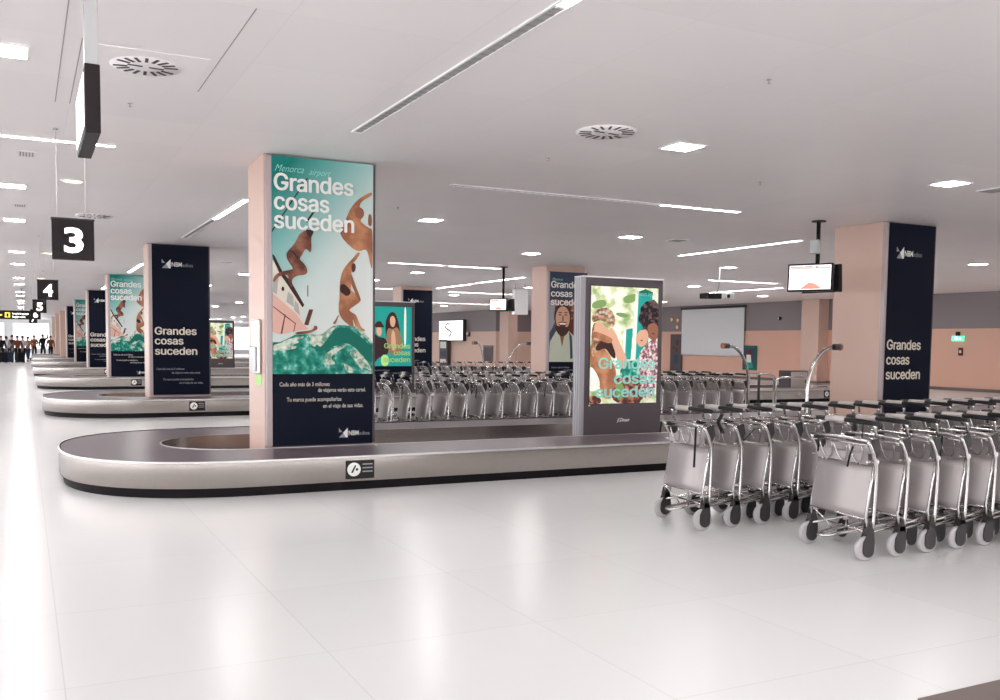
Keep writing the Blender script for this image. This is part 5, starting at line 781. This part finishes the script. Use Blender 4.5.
b = B(); b.box(0, .08, 0, .5, 0, .2, 'exitg', .01); b.prism([(.08, .05), (.16, .05), (.12, .15)], -.006, 0, 'numeral', 'YZ'); b.prism([(.22, .04), (.34, .04), (.36, .16), (.24, .16)], -.006, 0, 'numeral', 'YZ'); b.obj('lit_panel', t)
b = B(); b.box(.0, .1, .2, .34, .2, .36, 'black', .01); b.obj('mount', t)
b = B(); b.box(-.05, 0, 0, .2, 0, .3, 'maroon', .02); b.box(-.06, -.05, .06, .14, .1, .2, 'ink_cream', .004); tag(b.obj('call_point', loc=(XR-.001, 24.1, 1.35)), 'small dull red call point on the wall below the exit sign', 'call point')
t = thing('control_cabinet', 'grey metal cabinet standing inside the second carousel beside the curved pole', 'cabinet', (20.95, 21.7, 0), 0)
b = B(); b.box(0, .72, 0, .5, 0, .88, 'frame', .012); b.obj('body', t); b = B(); b.box(.03, .69, -.012, -.001, .08, .84, 'alu', .004); b.obj('door', t); b = B(); b.box(.6, .63, -.03, -.012, .5, .62, 'black', .004); b.obj('handle', t)
# holder on the side of the nearest pillar
t = thing('leaflet_holder', 'tall pale holder with yellow label on the side of the nearest pillar', 'holder', (2.50, 11.16, 1.12), 0)
b = B(); b.box(-.05, -.001, 0, .32, .09, .74, 'alu', .02); b.obj('holder_back', t)
b = B(); b.box(-.075, -.05, .03, .29, .12, .42, 'rod', .01); b.obj('pocket', t)
b = B(); b.box(-.006, -.0005, .0, .32, -.04, .08, 'lime', .002); b.obj('label_sticker', t)

# curved chrome poles
def gooseneck(x, y, dx, H, label, flip=1):
    t = thing('curved_pole', label, 'pole', (x, y, 0), 0, 'curved metal poles')
    pts = [(0, 0, 0), (0, 0, .5), (0, 0, .85)]
    for i in range(1, 9):
        a = PI/2*i/8; pts.append((dx*(1-math.cos(a)), 0, .85+(H-.85)*math.sin(a)))
    b = B(); b.tube(pts, .032, 'chrome', 12); b.lathe([(.07, 0), (.07, .015), (.035, .02)], 'chrome', 20); b.obj('tube', t)
    b = B(); s = 1 if dx > 0 else -1
    b.tube([(dx, 0, H), (dx+s*.13, 0, H)], .055, 'frame', 14); b.tube([(dx+s*.13, 0, H), (dx+s*.16, 0, H)], .062, 'tan', 14); b.obj('end_cap', t, label='dark and copper end piece')
gooseneck(11.83, 11.85, .58, 1.61, 'curved metal pole bending right towards the right pillar')
gooseneck(13.34, 15.0, -.55, 1.61, 'curved metal pole bending left in front of the white projection screen')
gooseneck(13.55, 28.0, -.25, 1.62, 'curved pole bending left, far behind the trolleys beside the small monitor')
gooseneck(13.95, 27.0, .68, 1.62, 'curved pole bending right, far behind the trolleys left of the laughing man poster')

# ------------------------------------------------------------------ baggage trolleys
def make_trolley():
    """origin on the floor midway between the rear wheels, nesting towards +X"""
    t = thing('baggage_trolley', 'x', 'trolley'); hw = .325
    for s in (-1, 1):
        y = s*hw
        b = B(); b.tube([(.045, y, .12), (.07, y, .30), (.08, y, .60), (.075, y, .72), (.05, y, .80), (.01, y, .875), (-.005, y*.985, .905)], .015, 'chrome', 10)
        b.tube([(.065, y*.97, .73), (.045, y*.97, .58), (.005, y*.97, .33), (.02, y*.98, .25), (.04, y*.99, .2)], .010, 'chrome', 8)
        b.lathe([(.020, -.012), (.020, .012)], 'chrome', 12, 'Y', (.075, y, .745)); b.obj('upright', t)
    b = B(); b.tube([(-.005, -hw, .905), (-.01, -hw*.5, .912), (-.01, hw*.5, .912), (-.005, hw, .905)], .0125, 'chrome', 10)
    b.tube([(.02, -hw+.01, .872), (.02, hw-.01, .872)], .008, 'chrome', 8); b.tube([(.075, -hw, .74), (.075, hw, .74)], .009, 'chrome', 8); b.obj('top_bar', t)
    # sheet panel, leaning
    b = B(); z0, z1, x0, x1 = .315, .705, .005, .062; w = hw-.012; k = b.mi('sheet')
    d = Vector((z1-z0, 0, -(x1-x0))).normalized()*.006
    rows = 7; prof = []
    for i in range(rows+1):
        f = i/rows; prof.append((x0+(x1-x0)*f - .006*math.sin(PI*f), z0+(z1-z0)*f))
    for off in (0, 1):
        pass
    A = [[b.bm.verts.new((px+o*d.x, yy, pz+o*d.z)) for (px, pz) in prof for yy in (-w, w)] for o in (0, -1)]
    for gi, G in enumerate(A):
        for i in range(rows):
            f = b.bm.faces.new((G[2*i], G[2*i+1], G[2*i+3], G[2*i+2])); f.material_index = k; f.smooth = True
    for i in range(rows):
        for e in (0, 1):
            f = b.bm.faces.new((A[0][2*i+e], A[0][2*i+2+e], A[1][2*i+2+e], A[1][2*i+e])); f.material_index = k
    for i in (0, 2*rows):
        f = b.bm.faces.new((A[0][i], A[0][i+1], A[1][i+1], A[1][i])); f.material_index = k
    b.tube([(x0-.004, -w, z0), (x0-.004, w, z0)], .008, 'chrome', 8); b.obj('panel', t)
    # hand basket: wire loops above the panel
    b = B()
    for yy in (-.19, -.02, .15):
        pts = []
        for i in range(13):
            a = PI*i/12; pts.append((-.005+.03*math.sin(a), yy+.07*math.cos(a), .86-.13*math.sin(a)))
        b.tube(pts, .006, 'chrome', 6)
    b.box(.03, .036, -w+.03, w-.03, .725, .80, 'sheet'); b.box(.10, .106, -w+.05, w-.05, .74, .86, 'sheet')
    b.tube([(-.02, -w, .86), (.12, -w+.03, .87), (.12, w-.03, .87), (-.02, w, .86)], .006, 'chrome', 6); b.tube([(0, -w, .745), (.10, -w+.03, .74), (.10, w-.03, .74), (0, w, .745)], .006, 'chrome', 6)
    b.obj('basket', t)
    for s in (-1, 1):                       # side plates joining uprights and handle
        b = B(); y = s*(hw-.016)
        b.prism([(.012, .893), (.075, .745), (.12, .83), (.10, .92)], y-.008, y+.008, 'dark'); b.obj('side_plate', t)
    b = B(); b.tube([(.055, -hw-.01, 1.035), (.055, 0, 1.042), (.055, hw+.01, 1.035)], .020, 'black', 10, squash=.85)
    for s in (-1, 1): b.tube([(.085, s*(hw-.016), .93), (.07, s*(hw-.016), 1.0), (.055, s*(hw-.016), 1.035)], .012, 'chrome', 8)
    h = b.obj('handle', t)
    b = B(); b.tube([(.055, .0, 1.042), (.055, .22, 1.039)], .023, 'grip', 10, squash=.8); b.obj('grip_cover', h)
    # deck: long tubes climbing forward
    b = B()
    dk = [(.62, .10, .245), (.30, .085, .20), (.0, .065, .165), (-.11, .055, .148), (-.145, .03, .143), (-.145, -.03, .143), (-.11, -.055, .148), (.0, -.065, .165), (.30, -.085, .20), (.62, -.10, .245)]
    b.tube(dk, .0145, 'chrome', 8)
    for s in (-1, 1): b.tube([(.0, s*hw*.97, .175), (.12, s*.26, .20), (.55, s*.22, .255), (.86, s*.12, .29)], .0135, 'chrome', 8)
    b.tube([(.86, .12, .29), (.90, .08, .292), (.90, -.08, .292), (.86, -.12, .29)], .0135, 'chrome', 8)
    for xx, zz in ((.12, .192), (.58, .252)): b.tube([(xx, -.25+xx*.05, zz), (xx, .25-xx*.05, zz)], .009, 'chrome', 8)
    for s in (-1, 1): b.tube([(-.07, s*.20, .33), (-.01, s*.12, .24), (.02, s*.07, .17)], .006, 'chrome', 6)
    b.box(.60, .76, -.06, .06, .236, .246, 'dark', .004); b.obj('deck', t)
    def wheel(x, y, r, w):
        b = B(); b.lathe([(r*.55, -w/2), (r*.88, -w/2), (r, -w*.28), (r, w*.28), (r*.88, w/2), (r*.55, w/2)], 'tyre', 24, 'Y', (0, 0, 0))
        b.lathe([(.012, -w*.55), (r*.30, -w*.5), (r*.56, -w*.30), (r*.58, 0), (r*.56, w*.30), (r*.30, w*.5), (.012, w*.55)], ['rod', 'dark', 'dark', 'dark', 'dark', 'rod'], 20, 'Y', (0, 0, 0))
        o = b.obj('wheel', t); o.location = (x, y, r); return o
    def fork(x, y, r, w, top):
        b = B(); cz = r
        for s in (-1, 1):
            out = []
            for i in range(11):
                a = PI + PI*i/10; out.append((x+.052*math.cos(a)+.012, cz-.01+.055*math.sin(a)))
            out += [(x+.066, cz+.05), (x+.058, top), (x+.03, top+.07), (x+.012, top+.07), (x-.005, top-.01), (x-.036, cz+.05)]
            b.prism(out, y+s*(w/2+.003), y+s*(w/2+.011), 'dark')
        b.box(x-.005, x+.055, y-w/2-.011, y+w/2+.011, top-.02, top+.03, 'dark', .005); b.obj('fork', t)
    for s in (-1, 1): wheel(0, s*hw, .093, .036); fork(0, s*hw, .093, .036, .215)
    wheel(.72, 0, .075, .032); fork(.72, 0, .075, .032, .20)
    return t
tr0 = make_trolley(); first = [True]
def trolley(x, y, rz, label, group):
    global tr0
    if first[0]:
        first[0] = False; tr0.location = (x, y, 0); tr0.rotation_euler = (0, 0, rz); tr0['label'] = label; tr0['group'] = group; return tr0
    return dup(tr0, (x, y, 0), rz, label, group)
rng = random.Random(3)
def row(x0, y, n, step, desc, group, yaw=-.10):
    out = []
    for i in range(n):
        out.append(trolley(x0+step*i, y+rng.uniform(-.006, .006), yaw+rng.uniform(-.006, .006), ('baggage trolley, %s from the left in %s' % (ORD[i], desc)), group))
    return out
A_ = row(5.66, 5.32, 9, .342, 'the nearest nested row', 'nearest nested row of trolleys', -.12)
B_ = row(5.27, 6.75, 16, .342, 'the second nested row', 'second nested row of trolleys')
C_ = row(5.05, 15.05, 24, .345, 'the front row behind the nearest carousel', 'front trolley row behind the nearest carousel')
D_ = row(5.22, 16.35, 24, .345, 'the back row behind the nearest carousel', 'back trolley row behind the nearest carousel')
E_ = row(9.1, 25.7, 16, .345, 'the far row behind the second carousel', 'far trolley row behind the second carousel')
def strap(tr, pts, r, nm='strap'):
    b = B(); b.tube(pts, r, 'black', 8, squash=.5); b.obj(nm, tr, label='black dangling strap')
strap(A_[1], [(-.03, .05, 1.03), (-.05, .04, .85), (-.07, .06, .6), (-.10, .10, .40), (-.12, .17, .30)], .008)
strap(A_[0], [(-.05, -.22, .86), (-.06, -.20, .80), (-.075, -.19, .70)], .016); strap(A_[0], [(-.055, .17, .88), (-.06, .17, .78)], .014)
strap(A_[3], [(-.04, -.17, .9), (-.05, -.17, .75), (-.06, -.16, .6)], .016)
strap(B_[0], [(-.05, -.27, .9), (-.06, -.28, .78), (-.06, -.27, .55)], .02); strap(B_[0], [(-.05, .30, .9), (-.06, .31, .8)], .018)
strap(B_[1], [(-.05, -.20, 1.0), (-.07, -.17, .92), (-.07, -.24, .84)], .035, 'strap'); strap(B_[2], [(-.05, .05, .84), (-.055, -.1, .74), (-.05, -.25, .86)], .010)
for i, T in enumerate(C_[:14]):
    if i % 3 == 0: strap(T, [(-.05, -.2, .88), (-.08, -.05, .72), (-.05, .1, .86)], .010)
    if i % 4 == 2: strap(T, [(-.05, -.25, .88), (-.06, -.22, .65)], .014)
# corral rail at the end of the rows behind the carousel
t = thing('guard_rail', 'low chrome guard rail at the right end of the trolleys behind the nearest carousel', 'rail', (12.4, 15.75, 0), 0)
b = B(); b.tube([(0, 0, 1.0), (2.2, 0, 1.0), (2.32, 0, .96), (2.34, 0, .85), (2.34, 0, 0)], .028, 'chrome', 12); b.obj('rail_tube', t)
for xx in (.05, 1.9): b = B(); b.tube([(xx, 0, 0), (xx, 0, .985)], .03, 'dark', 10); b.obj('post', t)
t = thing('guard_rail', 'short chrome hoop rail standing just right of the longer guard rail', 'rail', (14.75, 15.7, 0), 0)
b = B(); b.tube([(0, 0, 0), (0, 0, .82), (.05, 0, .9), (.15, 0, .93), (.75, 0, .93), (.88, 0, .9), (.93, 0, .82), (.93, 0, 0)], .022, 'chrome', 12); b.obj('rail_tube', t)

# ------------------------------------------------------------------ people far down the hall
def skinned(name, pts, edges, rad, m, parent, sub=1):
    me = bpy.data.meshes.new(name); me.from_pydata(pts, edges, []); o = bpy.data.objects.new(name, me); COL.objects.link(o)
    sk = o.modifiers.new('skin', 'SKIN'); sk.use_smooth_shade = True
    if not me.skin_vertices: me.attributes.new('skin', 'FLOAT', 'POINT')
    for v, r in zip(me.skin_vertices[0].data, rad): v.radius = (r, r) if not isinstance(r, tuple) else r
    me.skin_vertices[0].data[0].use_root = True
    sb = o.modifiers.new('sub', 'SUBSURF'); sb.levels = sub; sb.render_levels = sub
    dg = bpy.context.evaluated_depsgraph_get(); nm = bpy.data.meshes.new_from_object(o.evaluated_get(dg))
    o.modifiers.clear(); o.data = nm; nm.materials.clear(); nm.materials.append(M[m])
    for p in nm.polygons: p.use_smooth = True
    if parent: o.parent = parent
    return o
def person(x, y, rz, label, top, bottom, arms=0, stride=.12, h=1.0, hair='hair'):
    t = thing('person', label, 'person', (x, y, 0), rz, 'people waiting at the far end of the hall')
    t.scale = (h, h, h)
    L = {'pel': (0, 0, .95), 'sp': (0, 0, 1.15), 'ch': (0, 0, 1.36), 'nk': (0, 0, 1.50), 'hb': (0, -.01, 1.57), 'hd': (0, -.02, 1.66)}
    hands = {0: ((.27, 0, 1.13), (.30, -.06, .88)), 1: ((.26, -.05, 1.16), (.12, -.28, 1.12)), 2: ((.34, -.08, 1.5), (.30, -.16, 1.78))}
    pts = [L['pel'], L['sp'], L['ch'], L['nk'], L['hb'], L['hd']]; ed = [(0, 1), (1, 2), (2, 3), (3, 4), (4, 5)]; rad = [(.11, .085), (.10, .075), (.11, .08), .055, .08, .112]
    for s in (-1, 1):
        el, hd = hands[arms if s > 0 else (0 if arms == 2 else arms)]
        i = len(pts); pts += [(s*.19, 0, 1.43), (s*el[0], el[1], el[2]), (s*hd[0], hd[1], hd[2])]; ed += [(2, i), (i, i+1), (i+1, i+2)]; rad += [.05, .04, .032]
        # palm, four fingers and thumb
        w = Vector(pts[i+2]); d = (w-Vector(pts[i+1])).normalized(); sd = d.orthogonal().normalized(); p = w+d*.05
        j = len(pts); pts.append(tuple(p)); ed.append((i+2, j)); rad.append((.034, .018))
        for q in range(4): pts.append(tuple(p+d*(.075-.008*abs(q-1))+sd*(q-1.5)*.019)); ed.append((j, len(pts)-1)); rad.append(.008)
        pts.append(tuple(w+d*.055+sd*.05)); ed.append((i+2, len(pts)-1)); rad.append(.009)
        k = len(pts); f = s*stride
        pts += [(s*.09, 0, .88), (s*.10, -.02-f*.4, .49), (s*.10, .02-f, .09), (s*.11, -.13-f, .04)]; ed += [(0, k), (k, k+1), (k+1, k+2), (k+2, k+3)]; rad += [.09, .06, .042, .036]
    skinned('body', pts, ed, rad, 'skin', t)
    # clothing
    sp = [(0, 0, 1.15), (0, 0, .98), (0, 0, 1.36), (0, 0, 1.46), (0, 0, .82)]; se = [(0, 1), (0, 2), (2, 3), (1, 4)]; sr = [(.155, .125), (.165, .13), (.18, .135), .095, (.18, .14)]
    for s in (-1, 1):
        el, hd = hands[arms if s > 0 else (0 if arms == 2 else arms)]; i = len(sp); e = Vector((s*el[0], el[1], el[2])); hv = Vector((s*hd[0], hd[1], hd[2]))
        sp += [(s*.19, 0, 1.43), tuple(e), tuple(e.lerp(hv, .85))]; se += [(2, i), (i, i+1), (i+1, i+2)]; sr += [.078, .062, .05]
    skinned('jacket', sp, se, sr, top, t)
    tp = [(0, 0, 1.04)]; te = []; tr_ = [(.165, .13)]
    for s in (-1, 1):
        f = s*stride; k = len(tp); tp += [(s*.09, 0, .86), (s*.10, -.02-f*.4, .49), (s*.10, .02-f, .11)]; te += [(0, k), (k, k+1), (k+1, k+2)]; tr_ += [.108, .078, .062]
    skinned('trousers', tp, te, tr_, bottom, t)
    b = B(); bmesh.ops.create_icosphere(b.bm, subdivisions=2, radius=.100, matrix=Matrix.Translation((0, .03, 1.705))); b.mi(hair)
    for v in b.bm.verts:
        if v.co.y < -.01 and v.co.z < 1.75: v.co.y = -.01 + (v.co.y+.01)*.1
    for f in b.bm.faces: f.smooth = True
    b.obj('hair', t)
    b = B(); b.tube([(0, -.115, 1.67), (0, -.135, 1.64)], [.010, .016], 'skin', 8)
    for s in (-1, 1):
        b.lathe([(.011, -.118), (.009, -.112)], 'darkbrown', 8, 'Y', (s*.035, 0, 1.68)); b.tube([(s*.098, -.01, 1.69), (s*.108, 0, 1.66), (s*.098, -.01, 1.63)], .010, 'skin', 6)
    b.tube([(-.025, -.112, 1.605), (0, -.117, 1.60), (.025, -.112, 1.605)], .006, 'maroon', 6); b.obj('face', t)
    for s in (-1, 1):
        f = s*stride; b = B(); b.box(s*.105-.045, s*.105+.045, -.18-f, .06-f, .0, .075, 'black', .02); b.obj('shoe', t)
    return t
ink('coatred', 130, 72, 58); ink('jeans', 50, 58, 80); ink('coatblack', 30, 28, 32); ink('coatpale', 198, 196, 196); ink('coattan', 160, 112, 88)
person(-1.32, 70.5, .3, 'person in a black coat at the very left edge of the picture', 'coatblack', 'coatblack', 0, .15)
person(-1.02, 71.5, 2.6, 'person in a pale top beside the black coat at the left edge', 'coatpale', 'jeans', 1, .1, .97)
person(-.7, 72.5, -.6, 'person in dark clothes leaning forward under the direction sign', 'coatblack', 'jeans', 1, .2, 1.02)
person(-.36, 71.0, .2, 'person in a reddish brown coat left of the pale person', 'coatred', 'coatblack', 0, .18, 1.0)
person(-.05, 72.0, 2.9, 'person with a white top in the middle of the far group', 'coatpale', 'coatblack', 1, .2, 1.0)
person(.27, 74.0, -.4, 'person in dark trousers and brown jacket left of the far pale carousel', 'coattan', 'jeans', 0, .22, .98)
person(.78, 86.0, .1, 'person in reddish clothes behind the left end of the far pale carousel', 'coatred', 'coatblack', 1, .1, 1.05)
person(1.42, 86.0, .5, 'person in black with one arm raised behind the far pale carousel', 'coatblack', 'coatblack', 2, .1, 1.1)
person(2.0, 86.5, -.3, 'person in a dark red jacket behind the right end of the far pale carousel', 'coatred', 'coatblack', 0, .12, 1.03)
# suitcases by the group
def suitcase(x, y, rz, m, label):
    t = thing('suitcase', label, 'suitcase', (x, y, 0), rz, 'luggage beside the far group')
    b = B(); b.box(-.24, .24, -.14, .14, .05, .70, m, .04); b.obj('shell', t)
    b = B(); b.tube([(-.13, .1, .69), (-.13, .1, .98), (.13, .1, .98), (.13, .1, .69)], .012, 'rod', 8); b.obj('handle', t)
    for sx in (-1, 1):
        for sy in (-1, 1): b = B(); b.lathe([(.028, -.015), (.028, .015)], 'black', 10, 'Y', (sx*.18, sy*.1, .028)); b.obj('wheel', t)
suitcase(-1.2, 69.3, .2, 'coatblack', 'black suitcase in front of the person at the left edge')
suitcase(-.85, 69.8, -.2, 'jeans', 'dark blue suitcase in front of the far group, between the pale and dark people')
suitcase(-.2, 69.6, .4, 'coatblack', 'black suitcase left of the person in the reddish brown coat')

# ------------------------------------------------------------------ light, world, camera
w = bpy.data.worlds.new('World'); SC.world = w; w.use_nodes = True
w.node_tree.nodes['Background'].inputs[0].default_value = (.9, .92, 1, 1); w.node_tree.nodes['Background'].inputs[1].default_value = .3
def setemit(n, s): M[n].node_tree.nodes['Principled BSDF'].inputs['Emission Strength'].default_value = s
setemit('lamp', 78); setemit('tube', 42); setemit('daylit_side', 5.2); setemit('daylit_back', 3.2); setemit('lampyel', 5)
for k, s in (('jungle', .25),): pass

f_px, cy, pitch, roll, yaw, Hc = 940.5, 405.9, .0659, .0113, .4688, 1.6
fwd = Vector((math.sin(yaw)*math.cos(pitch), math.cos(yaw)*math.cos(pitch), -math.sin(pitch)))
right = Vector((math.cos(yaw), -math.sin(yaw), 0)); up = right.cross(fwd)
r2 = right*math.cos(roll)+up*math.sin(roll); u2 = -right*math.sin(roll)+up*math.cos(roll)
cam = bpy.data.cameras.new('camera'); co = bpy.data.objects.new('camera', cam); COL.objects.link(co)
cam.sensor_fit = 'HORIZONTAL'; cam.sensor_width = 36; cam.lens = f_px*36/1000; cam.shift_y = (cy-350)/1000; cam.clip_start = .05; cam.clip_end = 400
mm = Matrix((r2, u2, -fwd)).transposed().to_4x4(); mm.translation = Vector((0, 0, Hc)); co.matrix_world = mm
SC.camera = co
vs = SC.view_settings; vs.view_transform = 'Standard'; vs.look = 'None'; vs.gamma = 1; vs.use_curve_mapping = False; vs.exposure = 0.27
cy_ = SC.cycles
cy_.use_denoising = True; cy_.max_bounces = 8; cy_.diffuse_bounces = 6; cy_.glossy_bounces = 4; cy_.sample_clamp_indirect = 6; cy_.sample_clamp_direct = 0
